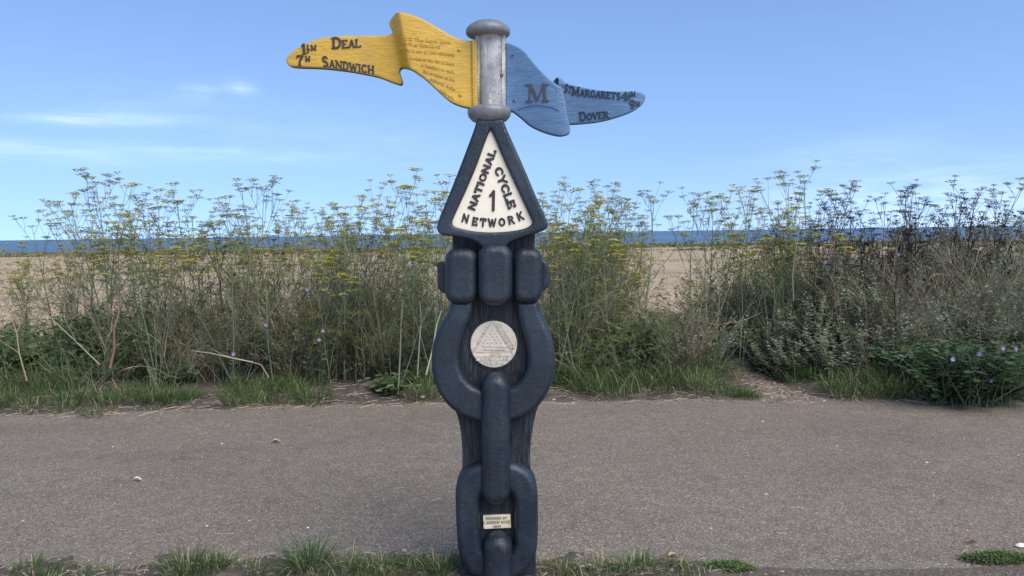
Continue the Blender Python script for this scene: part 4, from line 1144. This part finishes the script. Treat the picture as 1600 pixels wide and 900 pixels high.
stem_obj('bare_stem', [(652, 590, 0), (655, 540, 0), (658, 500, .05), (656, 470, .05)], 7.0, .008, (0.27, 0.245, 0.19), 'pale upright broken stem just left of the round ring')
stem_obj('bare_stem', [(666, 585, 0), (676, 545, 0), (683, 505, .05), (690, 485, .05)], 6.95, .010, (0.40, 0.36, 0.28), 'pale bent stem touching the left side of the ring')
stem_obj('bare_stem', [(1240, 470, 0), (1238, 430, 0), (1243, 395, .05), (1250, 340, .1)], 7.4, .008, (0.19, 0.19, 0.125), 'thick pale fennel stem at the right of the trail')
stem_obj('bare_stem', [(1400, 560, 0), (1400, 510, 0), (1398, 460, .02), (1402, 430, .0)], 7.0, .010, (0.035, 0.026, 0.022), 'dark bare stem in front of the mugwort', branches=6)
stem_obj('bare_stem', [(1085, 500, 0), (1120, 508, -.05), (1165, 500, -.05), (1190, 488, 0)], 7.6, .004, (0.24, 0.20, 0.14), 'dry twig arching over the trail')

# ---- mugwort (grey green)
def mugwort_mesh(n, H, col, spike=.35):
    ms, ml = MB(), MB()
    for k in range(n):
        a = U(0, 6.28); l = U(.05, .5); p = Vector((U(-.12, .12), U(-.1, .1), 0)); h = H * U(.6, 1.05)
        pts, d = curve_pts(p, Vector((math.cos(a) * l, math.sin(a) * l, 1)), h, 8, .1, 0, .08)
        ms.tube(pts, [.0045 * (1 - .6 * j / 8) for j in range(9)], 3, jit((0.13, 0.125, 0.085), .2))
        for q in range(int(46 * h)):
            t = U(.12, 1) * 7.99; j = int(t); c = pts[j].lerp(pts[j + 1], t - j); a2 = U(0, 6.28); top = t / 8
            dd = Vector((math.cos(a2), math.sin(a2), U(-.1, .8)))
            leaf(ml, c, dd, Vector((0, 0, 1)), (.095 - .06 * top) * U(.7, 1.2), .026 * (1.1 - .5 * top), jit(lerp3(col, (0.36, 0.36, 0.245), top ** 2), .3), .3)
    return [('stalks', ms.mesh('stalks', M_STALK)), ('foliage', ml.mesh('foliage', M_LEAF))]
MUG = [mugwort_mesh(20, 1.0, (0.145, 0.18, 0.108)), mugwort_mesh(18, 1.0, (0.18, 0.21, 0.14)), mugwort_mesh(18, 1.0, (0.11, 0.148, 0.072))]
for (px, py, Y, v) in ((1205, 505, 7.7, 0), (1240, 488, 7.6, 1), (1275, 470, 7.4, 0), (1300, 440, 7.6, 1), (1325, 410, 7.7, 1), (1350, 400, 7.8, 1), (1372, 432, 7.4, 1), (1395, 470, 7.2, 0), (1415, 500, 7.0, 1), (1440, 480, 7.2, 1), (1470, 500, 7.1, 0), (1500, 470, 7.3, 2), (1530, 490, 7.1, 1), (1565, 500, 7.1, 0), (1600, 480, 7.2, 2),
                      (1300, 520, 7.0, 1), (1335, 500, 7.1, 1), (1230, 530, 7.2, 2), (1365, 400, 8.2, 2), (1460, 410, 8.0, 2), (1550, 420, 7.9, 2), (1250, 430, 8.3, 2), (1290, 395, 8.6, 2), (1410, 400, 8.4, 2), (1500, 395, 8.5, 2), (1600, 400, 8.4, 2),(1640, 430, 7.8, 2)):
    single('mugwort', None, px, py, Y, 1.0, 'grey green mugwort in the bushes right of the trail', 'mugwort', 'mugwort right of the trail', k=.95, parts=MUG[v])

# ---- low leafy weeds (bramble, dock, nettle)
def weed_mesh(n, H, Wd, size, col, rnd_leaf=False):
    ml, ms = MB(), MB()
    for k in range(n):
        a = U(0, 6.28); l = U(.2, 1.3) * Wd; p = Vector((U(-.1, .1), U(-.1, .1), 0)); h = H * U(.5, 1.1)
        pts, d = curve_pts(p, Vector((math.cos(a) * l, math.sin(a) * l, 1)), h * (1 + l * .4), 6, 0, .5, .15)
        ms.tube(pts, [.004 * (1 - .6 * j / 6) for j in range(7)], 3, jit((0.10, 0.10, 0.06), .3))
        for q in range(9):
            t = U(.15, 1) * 5.99; j = int(t); c = pts[j].lerp(pts[j + 1], t - j); a2 = U(0, 6.28)
            dd = Vector((math.cos(a2), math.sin(a2), U(-.35, .45)))
            pp = c + dd * size * .5
            if rnd_leaf: round_leaf(ml, pp, dd, Vector((0, -.25, 1)), size * U(.35, .7), jit(col, .3))
            else: leaf(ml, pp, dd, Vector((0, 0, 1)), size * U(.7, 1.25), size * U(.45, .6), jit(col, .3))
    return [('stems', ms.mesh('stems', M_STALK)), ('foliage', ml.mesh('foliage', M_LEAF))]
WEED = [weed_mesh(26, .6, .5, .085, (0.085, 0.130, 0.050)), weed_mesh(22, .6, .7, .075, (0.11, 0.160, 0.058)), weed_mesh(24, .6, .45, .10, (0.075, 0.115, 0.048)), weed_mesh(24, .6, .6, .09, (0.095, 0.145, 0.058), True)]
def scrub_mesh(n, H, spread, twig, leafc, per, lsize):
    ms, ml = MB(), MB()
    for k in range(n):
        a = U(0, 6.28); l = spread * U(.05, 1.1); p = Vector((U(-.28, .28), U(-.2, .2), 0)); h = H * U(.45, 1.05)
        pts, d = curve_pts(p, Vector((math.cos(a) * l, math.sin(a) * l, 1)), h, 7, .15, .35 * U(0, 1), .15)
        c = jit(rng.choice(twig), .25); r = U(.0022, .0045)
        ms.tube(pts, [r * (1 - .6 * q / 7) for q in range(8)], 3, c)
        lc = jit(rng.choice(leafc), .2)
        for t in range(4):
            q = rng.randrange(2, 7); dd = (pts[q + 1] - pts[q]).normalized() + Vector((U(-.9, .9), U(-.9, .9), U(-.1, .8)))
            tp, _ = curve_pts(pts[q], dd, h * U(.12, .28), 4, .2, .2, .15)
            ms.tube(tp, [.0018, .0015, .0012, .001, .0008], 3, c)
            for w in range(per):
                z = rng.random() * 3.99; cc = tp[int(z)].lerp(tp[int(z) + 1], z - int(z)) + Vector((U(-1, 1), U(-1, 1), U(-1, 1))) * .012
                u = Vector((U(-1, 1), U(-1, 1), U(-.4, .9))).normalized() * lsize * U(.6, 1.3); v = u.cross(Vector((U(-1, 1), U(-1, 1), U(-1, 1)))).normalized() * lsize * U(.25, .5)
                ml.add([cc - u * .2 - v * .3, cc + u * .4 - v, cc + u, cc + u * .4 + v], [(0, 1, 2, 3)], jit(lc, .3))
    return [('stems', ms.mesh('stems', M_STALK)), ('foliage', ml.mesh('foliage', M_LEAF))]
OLIVE = [(0.175, 0.165, 0.098), (0.135, 0.142, 0.08), (0.215, 0.195, 0.122), (0.11, 0.105, 0.068)]
DARKG = [(0.064, 0.09, 0.042), (0.085, 0.108, 0.054), (0.105, 0.11, 0.064)]
SAGE = [(0.26, 0.28, 0.19), (0.21, 0.24, 0.15), (0.31, 0.315, 0.22)]
SCR = [scrub_mesh(52, 1.4, .5, GREY + BROWN, OLIVE, 16, .026), scrub_mesh(52, 1.4, .55, GREY, OLIVE + DARKG, 16, .028), scrub_mesh(46, 1.4, .5, BROWN, DARKG, 14, .032), scrub_mesh(40, 1.4, .6, GREY + GREEN, SAGE, 14, .024),
       scrub_mesh(34, 1.4, .7, BROWN + GREY, OLIVE + GREEN, 7, .022)]
for (px, py, Y, v) in ((1195, 452, 8.9, 2), (1225, 420, 9.2, 1), (1262, 398, 9.0, 0), (1300, 384, 9.2, 1), (1340, 372, 8.9, 0), (1378, 368, 9.3, 2), (1412, 362, 8.9, 0), (1448, 366, 9.1, 1), (1482, 358, 8.7, 0), (1518, 362, 9.1, 0), (1552, 356, 8.8, 1), (1590, 352, 9.0, 0), (1630, 350, 8.7, 1),
                      (1092, 440, 9.8, 4), (1118, 418, 10.0, 1), (1146, 404, 9.9, 4), (1172, 396, 10.0, 0), (1195, 405, 9.7, 1), (1218, 392, 9.6, 0), (1240, 386, 9.5, 4), (1130, 450, 9.6, 2), (1160, 440, 9.7, 0), (1180, 436, 9.5, 1), (1075, 468, 9.5, 4),
                      (1215, 470, 8.3, 1), (1252, 445, 8.3, 0), (1290, 425, 8.4, 2), (1330, 415, 8.2, 0), (1368, 405, 8.3, 1), (1405, 398, 8.0, 0), (1445, 392, 8.1, 0), (1485, 390, 7.9, 1), (1525, 388, 8.0, 0), (1565, 384, 7.8, 0), (1610, 380, 7.9, 1),
                      (1290, 366, 8.6, 0), (1325, 358, 8.5, 1), (1360, 352, 8.6, 0), (1398, 350, 8.4, 1), (1432, 352, 8.5, 0), (1468, 346, 8.3, 0), (1500, 350, 8.4, 1), (1535, 344, 8.3, 0), (1572, 340, 8.4, 0), (1608, 338, 8.3, 1),
                      (1425, 450, 7.4, 0), (1470, 445, 7.4, 3), (1510, 438, 7.3, 0), (1550, 440, 7.3, 3), (1595, 436, 7.2, 0), (1310, 455, 7.7, 3), (1350, 445, 7.5, 3)):
    single('scrub_bush', None, px, py, Y, 1.4, 'olive brown twiggy scrub forming the mound right of the trail', 'scrub bush', 'scrub bushes right of the trail', k=.95, parts=SCR[v])
for k in range(46):
    px = (U(110, 700), U(110, 700), U(330, 700), U(845, 965), U(1050, 1110))[k % 5]; Y = U(7.4, 9.4)
    py = U(405, 500) if px < 960 else U(450, 510)
    x = pix(px, 450, Y).x
    if in_trail(x, Y, .6): continue
    single('scrub_bush', None, px, py, Y, 1.4, 'olive brown twiggy scrub between the fennel stems left of the trail', 'scrub bush', 'scrub bushes among the fennel', k=U(.7, .95), parts=SCR[rng.choice((0, 1, 4, 4, 3))])
for k in range(22):                     # the same growth carries on a little way past both sides of the view
    px = (U(-420, -40), U(1650, 2000))[k % 2]; Y = U(7.3, 9.2); py = U(400, 480) if px < 0 else U(350, 440)
    if px < 0: single('scrub_bush', None, px, py, Y, 1.4, 'olive brown twiggy scrub between the fennel stems left of the trail', 'scrub bush', 'scrub bushes among the fennel', k=.95, parts=SCR[k % 5])
    else: single('scrub_bush', None, px, py, Y, 1.4, 'olive brown twiggy scrub forming the mound right of the trail', 'scrub bush', 'scrub bushes right of the trail', k=.95, parts=SCR[k % 4])
def fuzz_mesh(n, H, col):
    ms, ml = MB(), MB()
    for k in range(n):
        a = U(0, 6.28); l = U(.1, .8); pts, d = curve_pts((U(-.1, .1), U(-.1, .1), 0), Vector((math.cos(a) * l, math.sin(a) * l, 1)), H * U(.5, 1), 5, .1, .2, .1)
        ms.tube(pts, [.0045, .004, .0035, .003, .002, .001], 3, jit((0.14, 0.18, 0.09), .2))
        for q in range(5):
            p = pts[rng.randrange(1, 6)]; a2 = U(0, 6.28); feather(ml, p, Vector((math.cos(a2), math.sin(a2), U(.2, 1.2))), U(.2, .36), jit(col, .3), 40)
    return [('stems', ms.mesh('stems', M_STALK)), ('foliage', ml.mesh('foliage', M_LEAF))]
FUZ = [fuzz_mesh(9, .9, (0.13, 0.155, 0.055)), fuzz_mesh(9, .9, (0.16, 0.165, 0.06)), fuzz_mesh(8, .9, (0.105, 0.14, 0.06))]
for k in range(70):
    px = (U(0, 700), U(100, 700), U(845, 970), U(980, 1120))[k % 4]; Y = U(7.2, 9.2); x = pix(px, 450, Y).x
    if in_trail(x, Y, .5): continue
    py = U(440, 530) if px > 110 else U(490, 540)
    single('young_fennel', None, px, py, Y, .9, 'feathery green young fennel without flowers low in the thicket', 'wild fennel', 'young fennel without flowers', k=U(.8, 1.1), parts=FUZ[k % 3])
n = 0
while n < 130:
    px = rng.choice((U(-40, 700), U(-40, 700), U(-40, 700), U(845, 1130), U(1190, 1650), U(1190, 1650)))
    Y = U(7.3, 9.9); x = pix(px, 480, Y).x
    if not free(x, Y, .34): continue
    py = U(490, 560) if px < 1130 else U(430, 560)
    if 120 < px < 420: py = U(470, 560)
    z = min(1.1, pix(px, py, Y).z)
    if z < .2: z = U(.2, .35)
    place('leafy_weed', WEED[rng.choice((0, 1, 2, 2, 3))], .6, (x, Y, gz(x, Y)), z, None, 'dark green leafy weed under the taller plants of the verge', 'weed', 'leafy weeds under the verge thicket', min(1.3, max(.7, z / .6)) * U(.8, 1.1))
    n += 1
for (px, py, v, lab) in ((205, 575, 2, 'broad leaved weed at the front of the left thicket'), (282, 600, 3, 'light green weed at the edge of the left grass'), (240, 580, 0, 'dark leaved weed behind the left grass strip'), (300, 530, 1, 'big green leafy weed in the middle of the left thicket'), (345, 520, 1, 'green leafy weed right of the biggest one in the left thicket'),
                         (470, 585, 3, 'leafy weed beside the bare soil left of the milepost'), (612, 616, 3, 'small leafy weed on the bare soil left of the milepost'), (500, 560, 2, 'dark weed behind the bare soil left of the milepost'), (560, 560, 1, 'weed under the pale dry bush')):
    g = gpt(px, py + 4); z = max(.14, pix(px, py - 30, g.y).z)
    place('leafy_weed', WEED[v], .6, (g.x, g.y, gz(g.x, g.y)), z, None, lab, 'weed', None, .62)

# ---- mallow with purple flowers
def mallow_parts(n, H, Wd, fl):
    st, lf = MB(), MB(); heads = []
    for k in range(n):
        a = U(0, 6.28); l = U(.1, 1.5) * Wd; p = Vector((U(-.25, .25), U(-.15, .15), 0)); h = H * U(.55, 1.08)
        pts, d = curve_pts(p, Vector((math.cos(a) * l, math.sin(a) * l, 1)), h * (1 + .35 * l), 6, 0, .35, .12)
        st.tube(pts, [.0045 * (1 - .6 * j / 6) for j in range(7)], 3, jit((0.10, 0.12, 0.06), .2))
        for q in range(18):
            t = U(.1, 1) * 5.99; j = int(t); c = pts[j].lerp(pts[j + 1], t - j); a2 = U(0, 6.28)
            dd = Vector((math.cos(a2), math.sin(a2) - .25, U(-.25, .35))); pp = c + dd * .05
            round_leaf(lf, pp, dd, Vector((0, -.15, 1)), U(.020, .042), jit((0.052, 0.084, 0.036), .4))
        heads.append(pts[-1])
    parts = [('stems', st.mesh('stems', M_STALK)), ('foliage', lf.mesh('foliage', M_LEAF))]
    return parts, heads
def flower_mesh():
    mb = MB()
    for k in range(5):
        a = 2 * math.pi * k / 5; u = Vector((math.cos(a), -.5, math.sin(a))).normalized(); v = Vector((-math.sin(a), 0, math.cos(a)))
        mb.add([Vector((0, 0, 0)), u * .013 + v * .008, u * .022 + v * .005, u * .022 - v * .005, u * .013 - v * .008], [(0, 1, 2, 3, 4)], jit((0.42, 0.29, 0.52), .15))
    mb.add([Vector((math.cos(a) * .004, -.012, math.sin(a) * .004)) for a in (0, 1.57, 3.14, 4.71)], [(0, 1, 2, 3)], (0.5, 0.4, 0.5))
    return mb.mesh('flower', M_FLOWER)
FLW = flower_mesh()
MAL, _h = mallow_parts(44, .62, .75, 4)
for (px, py, sc, fl, lab) in ((1500, 634, 1.0, [(1488, 561), (1530, 553), (1566, 544)], 'leafy mallow with lilac flowers spilling onto the path at the right'), (1560, 628, .95, [(1586, 545), (1548, 594)], 'right hand mallow with a lilac flower at the edge of the path'), (1455, 612, .85, [], 'mallow without flowers between the grass and the flowering mallow'),
                              (1370, 540, .9, [(1389, 466)], 'mallow inside the grey green mugwort with one lilac flower'), (1590, 590, .9, [], 'mallow behind the flowering ones at the right edge'), (1510, 585, 1.05, [], 'tall mallow behind the flowering mallow at the right')):
    g = gpt(px, py); z0 = gz(g.x, g.y) if g.y > far_edge(g.x) else 0
    o = place('mallow', MAL, 1, (g.x, g.y + .05, z0), sc, None, lab, 'mallow', None, sc)
    for (fx, fy) in fl:
        f = pix(fx, fy, g.y - U(.12, .25)); q = link_mesh('flower', FLW, o)
        bpy.context.view_layer.update()
        q.matrix_parent_inverse = o.matrix_world.inverted(); q.location = f; q.rotation_euler = (U(-.4, .3), U(0, 6), U(-.5, .5))
for (fx, fy, Y, lab) in ((1294, 410, 7.5, 'single lilac mallow flower in the bushes under the tallest fennel'), (1395, 398, 7.6, 'single lilac mallow flower high in the dark bushes'), (428, 507, 7.0, 'lilac mallow flower in the middle of the left thicket'), (503, 517, 7.0, 'upper lilac flower above the bare soil left of the milepost'), (502, 531, 6.95, 'lower lilac flower above the bare soil left of the milepost'), (366, 553, 6.9, 'low lilac flower near the fallen stems on the left'), (480, 452, 7.3, 'lilac flower high in the left thicket')):
    f = pix(fx, fy, Y); o = empty('mallow', (f.x, Y, gz(f.x, Y))); tag(o, lab, 'mallow')
    mb = MB(); h = f.z - gz(f.x, Y); pts, _ = curve_pts((0, 0, 0), (U(-.05, .05), .05, 1), h, 6, 0, 0, .04)
    pts = [p * (h / pts[-1].z) for p in pts]; mb.tube(pts, .0035, 3, (0.10, 0.12, 0.06))
    for k in range(14):
        t = U(.2, .98) * 5.99; j = int(t); c = pts[j].lerp(pts[j + 1], t - j); a2 = U(0, 6.28); dd = Vector((math.cos(a2), math.sin(a2), U(-.2, .4)))
        round_leaf(mb, c + dd * .03, dd, Vector((0, 0, 1)), U(.018, .035), jit((0.08, 0.115, 0.055), .3))
    st = mb.obj('stem', M_LEAF, o)
    q = link_mesh('flower', FLW, o, (pts[-1].x, pts[-1].y - .01, h)); q.rotation_euler = (U(-.3, .3), U(0, 6), U(-.4, .4))

# ---- grass
def blade(mb, p, d, L, W, col, droop):
    pts = [p]; d = d.normalized(); n = 4
    for i in range(n):
        d = (d + Vector((0, 0, -droop * (i + .3) / n))).normalized(); pts.append(pts[-1] + d * L / n)
    s = Vector((-d.y, d.x, 0)) + Vector((U(-.5, .5), U(-.5, .5), 0)); s.normalize()
    vs = []
    for i, q in enumerate(pts[:-1]):
        w = W * (.8 + .4 * min(1, i)) * (1 - .22 * i) * .5; vs += [q - s * w, q + s * w]
    vs.append(pts[-1])
    mb.add(vs, [(2 * i, 2 * i + 1, 2 * i + 3, 2 * i + 2) for i in range(n - 1)] + [(2 * n - 2, 2 * n - 1, 2 * n)], col)
G1 = (0.042, 0.075, 0.024); G2 = (0.090, 0.128, 0.044); G3 = (0.32, 0.27, 0.155)
def clump(mb, c, r, n, L, dry=.12, W=.006):
    tone = U(0, .75)
    for k in range(n):
        a = U(0, 6.28); rr = r * math.sqrt(U(0, 1)); out = .25 + .75 * rr / r
        p = c + Vector((math.cos(a) * rr, math.sin(a) * rr, 0))
        d = Vector((math.cos(a) * out * U(.3, .9) + U(-.3, .3), math.sin(a) * out * U(.3, .9) + U(-.3, .3), U(.7, 1.2)))
        col = jit(G3, .3) if rng.random() < dry else jit(lerp3(G1, G2, tone + U(-.2, .35)), .25)
        blade(mb, p, d, L * U(.55, 1.15), W * U(.7, 1.2), col, U(.4, 1.2))
# far verge grass: (px range, py range of the foot, clumps, radius, length, dry)
gm = MB()
for (x0, x1, y0, y1, n, r, L, dry) in ((-60, 110, 600, 646, 24, .17, .26, .10), (-60, 120, 560, 600, 14, .2, .36, .12), (100, 180, 622, 640, 7, .15, .2, .12), (190, 300, 616, 638, 15, .15, .2, .08), (360, 500, 608, 634, 20, .15, .21, .08), (-60, 520, 590, 612, 14, .14, .2, .2),
                                       (640, 705, 600, 626, 9, .13, .3, .1), (868, 1010, 590, 622, 28, .17, .32, .12), (930, 1100, 575, 610, 26, .18, .36, .2), (1040, 1120, 575, 618, 14, .15, .28, .12), (1110, 1190, 605, 622, 12, .12, .13, .05),
                                       (1235, 1300, 588, 604, 8, .12, .2, .1), (1290, 1430, 602, 622, 28, .15, .28, .2), (1230, 1450, 575, 602, 26, .16, .3, .12), (1185, 1240, 566, 585, 8, .14, .22, .1), (1560, 1660, 612, 622, 6, .15, .25, .25), (-420, -60, 610, 655, 34, .17, .25, .12), (1650, 2000, 600, 632, 30, .17, .28, .2)):
    for k in range(n):
        g = gpt(U(x0, x1), U(y0, y1)); 
        if in_trail(g.x, g.y, .24) or g.y < far_edge(g.x) + .04: continue
        clump(gm, Vector((g.x, g.y, gz(g.x, g.y) - .005)), r * U(.7, 1.2), int(64 * U(.7, 1.3)), L * U(.7, 1.2), dry)
# thin grass under the plants
for k in range(240):
    x, y = U(-6.5, 6.5), U(6.9, 10.2)
    if in_trail(x, y, .2): continue
    clump(gm, Vector((x, y, gz(x, y))), .14, 16, U(.2, .45), .35)
tag(gm.obj('verge_grass', M_LEAF), 'green grass growing along the far edge of the path', 'grass', kind='stuff')
gm = MB()
for (x0, x1, n) in ((-20, 110, 9), (110, 260, 6), (260, 720, 62), (845, 960, 12), (950, 1110, 14)):
    for k in range(n):
        g = gpt(U(x0, x1), U(884, 915)); 
        if g.y > near_edge(g.x) - .015: continue
        clump(gm, Vector((g.x, g.y, max(near_z(g.x, g.y), 0) - .004)), U(.03, .07), int(U(14, 40)), U(.04, .09), .2, .0035)
tag(gm.obj('roadside_grass', M_LEAF), 'thin ragged grass along the near edge of the path', 'grass', kind='stuff')
# separate tufts along the edge of the path
def tuft(px, py, r, L, n, lab, dry=.1, kind='grass_tuft', cat='grass tuft'):
    g = gpt(px, py); z = near_z(g.x, g.y) if g.y < 4 else gz(g.x, g.y)
    mb = MB(); clump(mb, Vector((0, 0, 0)), r, n, L, dry, .0045)
    o = mb.obj(kind, M_LEAF); o.location = (g.x, g.y, max(z, 0) - .004); return tag(o, lab, cat)
tuft(150, 650, .12, .13, 90, 'small grass tuft on the edge of the path at the left')
tuft(480, 893, .085, .17, 190, 'dark bushy grass tuft, the tallest along the near edge')
tuft(290, 897, .10, .11, 150, 'long low grass tuft left of the tallest near tuft')
tuft(330, 899, .08, .09, 90, 'sparse grass tuft between two larger ones at the near edge')
tuft(55, 899, .10, .085, 140, 'grass tuft in the lower left corner')
tuft(540, 897, .07, .12, 110, 'grass tuft just right of the tallest near tuft')
tuft(590, 900, .06, .09, 70, 'small grass tuft midway between the tallest tuft and the post')
tuft(635, 898, .07, .10, 90, 'grass tuft with clover left of the foot of the post')
tuft(688, 897, .07, .12, 130, 'grass tuft against the left of the milepost foot')
tuft(738, 900, .03, .06, 30, 'tiny grass tuft in front of the milepost foot')
tuft(880, 897, .06, .08, 70, 'thin grass tuft right of the milepost foot')
tuft(990, 897, .10, .085, 190, 'wide grass tuft right of the dry brown leaf')
tuft(1062, 897, .04, .07, 40, 'thin grass tuft between the wide tuft and the moss green mat')
def mat_plant(px, py, rx, ry, n, lab):
    g = gpt(px, py); mb = MB()
    for k in range(n):
        a = U(0, 6.28); q = math.sqrt(U(0, 1)); p = Vector((math.cos(a) * q * rx, math.sin(a) * q * ry, U(0, .03) * (1 - q * q) + .004))
        a2 = U(0, 6.28); leaf(mb, p, Vector((math.cos(a2), math.sin(a2), U(0, .9))), Vector((0, 0, 1)), U(.015, .032), U(.006, .010), jit(lerp3((0.06, 0.10, 0.03), (0.13, 0.17, 0.06), U(0, 1)), .25))
    o = mb.obj('mat_weed', M_LEAF); o.location = (g.x, g.y, .004); return tag(o, lab, 'low weed')
mat_plant(1135, 891, .12, .05, 700, 'low green mat weed right of the milepost at the near edge')
mat_plant(1560, 876, .16, .055, 900, 'low green mat weed in the lower right corner')
for (px, py) in ((625, 890), (600, 893), (645, 884), (700, 892), (565, 897), (925, 896), (960, 894)):
    g = gpt(px, py); mb = MB()
    for k in range(9):
        a2 = U(0, 6.28); dd = Vector((math.cos(a2), math.sin(a2), U(-.1, .3))); round_leaf(mb, Vector((U(-.02, .02), U(-.02, .02), U(.01, .045))), dd, Vector((0, 0, 1)), U(.008, .014), jit((0.13, 0.18, 0.06), .25), 3)
    o = mb.obj('clover', M_LEAF); o.location = (g.x, g.y, .002); tag(o, 'small round leaved clover among the grass by the milepost foot', 'clover', 'clover around the foot of the milepost')

# ---- stones, litter, leaves
def pebble(mb, c, r, col):
    n = 6; vs = [c + Vector((0, 0, r * .55))]; sx, sy = U(.7, 1.4), U(.7, 1.2)
    for (zz, k) in ((.35, .7), (-.1, 1.0)):
        for i in range(n):
            a = 2 * math.pi * i / n + U(-.25, .25); vs.append(c + Vector((math.cos(a) * r * k * sx * U(.85, 1.1), math.sin(a) * r * k * sy * U(.85, 1.1), zz * r)))
    fs = [(0, 1 + i, 1 + (i + 1) % n) for i in range(n)] + [(1 + i, 1 + n + i, 1 + n + (i + 1) % n, 1 + (i + 1) % n) for i in range(n)]
    mb.add(vs, fs, col)
pm = MB()
def pcol(): return jit(rng.choice(((0.19, 0.15, 0.108), (0.14, 0.105, 0.075), (0.30, 0.25, 0.20), (0.10, 0.077, 0.058), (0.22, 0.165, 0.11))), .25)
for k in range(1100):
    y = U(6.3, 10); w = trail_w(y); x = trail_x(y) + rng.gauss(0, .6) * w
    pebble(pm, Vector((x, y, max(gz(x, y), 0) + .004)), abs(rng.gauss(0, .007)) + .004, pcol())
for k in range(700):
    x = U(-5.5, 5.8); d = abs(rng.gauss(0, .22)) - .04; y = far_edge(x) + d
    pebble(pm, Vector((x, y, max(gz(x, y), 0) + .002)), abs(rng.gauss(0, .005)) + .003, pcol())
for k in range(420):
    x = U(-2.6, 1.2); y = near_edge(x) + rng.gauss(-.04, .06)
    pebble(pm, Vector((x, y, max(near_z(x, y), 0) + .001)), abs(rng.gauss(0, .004)) + .002, pcol())
for k in range(170):
    x, y = U(-4, 4), U(3.3, 6.3)
    pebble(pm, Vector((x, y, .001)), abs(rng.gauss(0, .0025)) + .0018, jit(rng.choice(((.5, .45, .38), (.06, .05, .045), (.3, .25, .2))), .2))
tag(pm.obj('pebbles', M_PEB), 'loose pebbles scattered on the trail and path edges', 'pebbles', kind='stuff')
lm = MB()
def straw(x, y, z, L, r=.0016):
    a = U(0, 6.28); d = Vector((math.cos(a), math.sin(a), U(-.05, .12))); p = Vector((x, y, z + .004))
    lm.tube([p - d * L / 2, p + Vector((0, 0, .004)), p + d * L / 2], r, 3, jit(rng.choice(((0.36, 0.29, 0.19), (0.24, 0.18, 0.12), (0.42, 0.36, 0.26))), .2))
for k in range(1500):
    x = U(-6, 6); y = far_edge(x) + abs(rng.gauss(.1, .5)) - .03
    straw(x, y, max(gz(x, y), 0), U(.04, .2), U(.001, .0022))
for k in range(260):
    x = U(-2.6, 1.0); y = near_edge(x) + rng.gauss(-.05, .07); straw(x, y, max(near_z(x, y), 0), U(.02, .1), U(.0006, .0014))
for k in range(60): straw(U(-4, 4), U(3.3, 6.2), 0, U(.03, .09), U(.001, .0016))
tag(lm.obj('straw_litter', M_DRY), 'dry straw and twig litter strewn along the verge', 'litter', kind='stuff')
def dead_leaf(px, py, L, col, lab):
    g = gpt(px, py); mb = MB(); leaf(mb, Vector((-L / 2, 0, .006)), Vector((1, .2, .1)), Vector((0, 0, 1)), L, L * .5, col, .5)
    leaf(mb, Vector((-L / 4, .01, .004)), Vector((1, -.4, .3)), Vector((0, 0, 1)), L * .7, L * .35, jit(col, .2), .6)
    o = mb.obj('dead_leaf', M_DRY); o.location = (g.x, g.y, .002); return tag(o, lab, 'dead leaf')
dead_leaf(1052, 872, .055, (0.32, 0.22, 0.13), 'curled pale brown leaf on the path right of the milepost')
dead_leaf(1519, 850, .045, (0.22, 0.11, 0.05), 'reddish brown leaf above the mat weed in the lower right')
dead_leaf(214, 752, .06, (0.45, 0.38, 0.3), 'pale leaf scrap on the path at the left')
dead_leaf(431, 692, .07, (0.32, 0.25, 0.17), 'brown leaf scrap near the middle of the path on the left')
def stone(px, py, r, col, lab):
    g = gpt(px, py); mb = MB(); pebble(mb, Vector((0, 0, r * .2)), r, col); o = mb.obj('stone', M_PEB, None, True); o.location = (g.x, g.y, .004); tag(o, lab, 'stone')
stone(1595, 855, .022, (.62, .58, .5), 'white stone on the path at the right edge'); stone(387, 896, .02, (.5, .42, .3), 'tan stone at the near edge beside the tallest tuft')
stone(353, 897, .022, (.46, .38, .28), 'larger tan stone at the near edge left of the tallest tuft'); stone(481, 826, .006, (.62, .6, .55), 'small white stone on the path above the tallest tuft')
stone(582, 884, .013, (.5, .45, .36), 'pale stone on the soil midway to the milepost'); stone(660, 622, .03, (.5, .42, .3), 'tan stone at the far path edge left of the ring'); stone(275, 603, .02, (.7, .68, .62), 'white stone behind the left grass strip')

# ---- scrub on the shingle
sm_ = MB()
for k in range(900):
    y = 26 + 54 * U(0, 1) ** .6; x = U(-.85, .85) * y
    if fbm(x * .35, y, .09, 3) < .08 and y < 66: continue
    if y < 66 and rng.random() < .35: continue
    h = U(.05, .14) if y < 60 else U(.1, .28); w = U(.4, 1.3) * (1 + y / 60)
    col = rng.choice(((0.12, 0.125, 0.045), (0.16, 0.14, 0.055), (0.085, 0.10, 0.04), (0.21, 0.17, 0.085)))
    for q in range(26):
        p = Vector((x + rng.gauss(0, w * .5), y + rng.gauss(0, w * .4), ground_z(x, y))); hh = h * U(.4, 1.2); s_ = Vector((U(-1, 1), U(-1, 1), 0)) * .05 * (1 + y / 40)
        sm_.add([p - s_, p + s_, p + s_ * .6 + Vector((U(-.05, .05), 0, hh)), p - s_ * .6 + Vector((U(-.05, .05), 0, hh * U(.7, 1)))], [(0, 1, 2, 3)], jit(col, .3))
tag(sm_.obj('beach_scrub', M_LEAF), 'low olive scrub scattered over the shingle beach', 'scrub', kind='stuff')
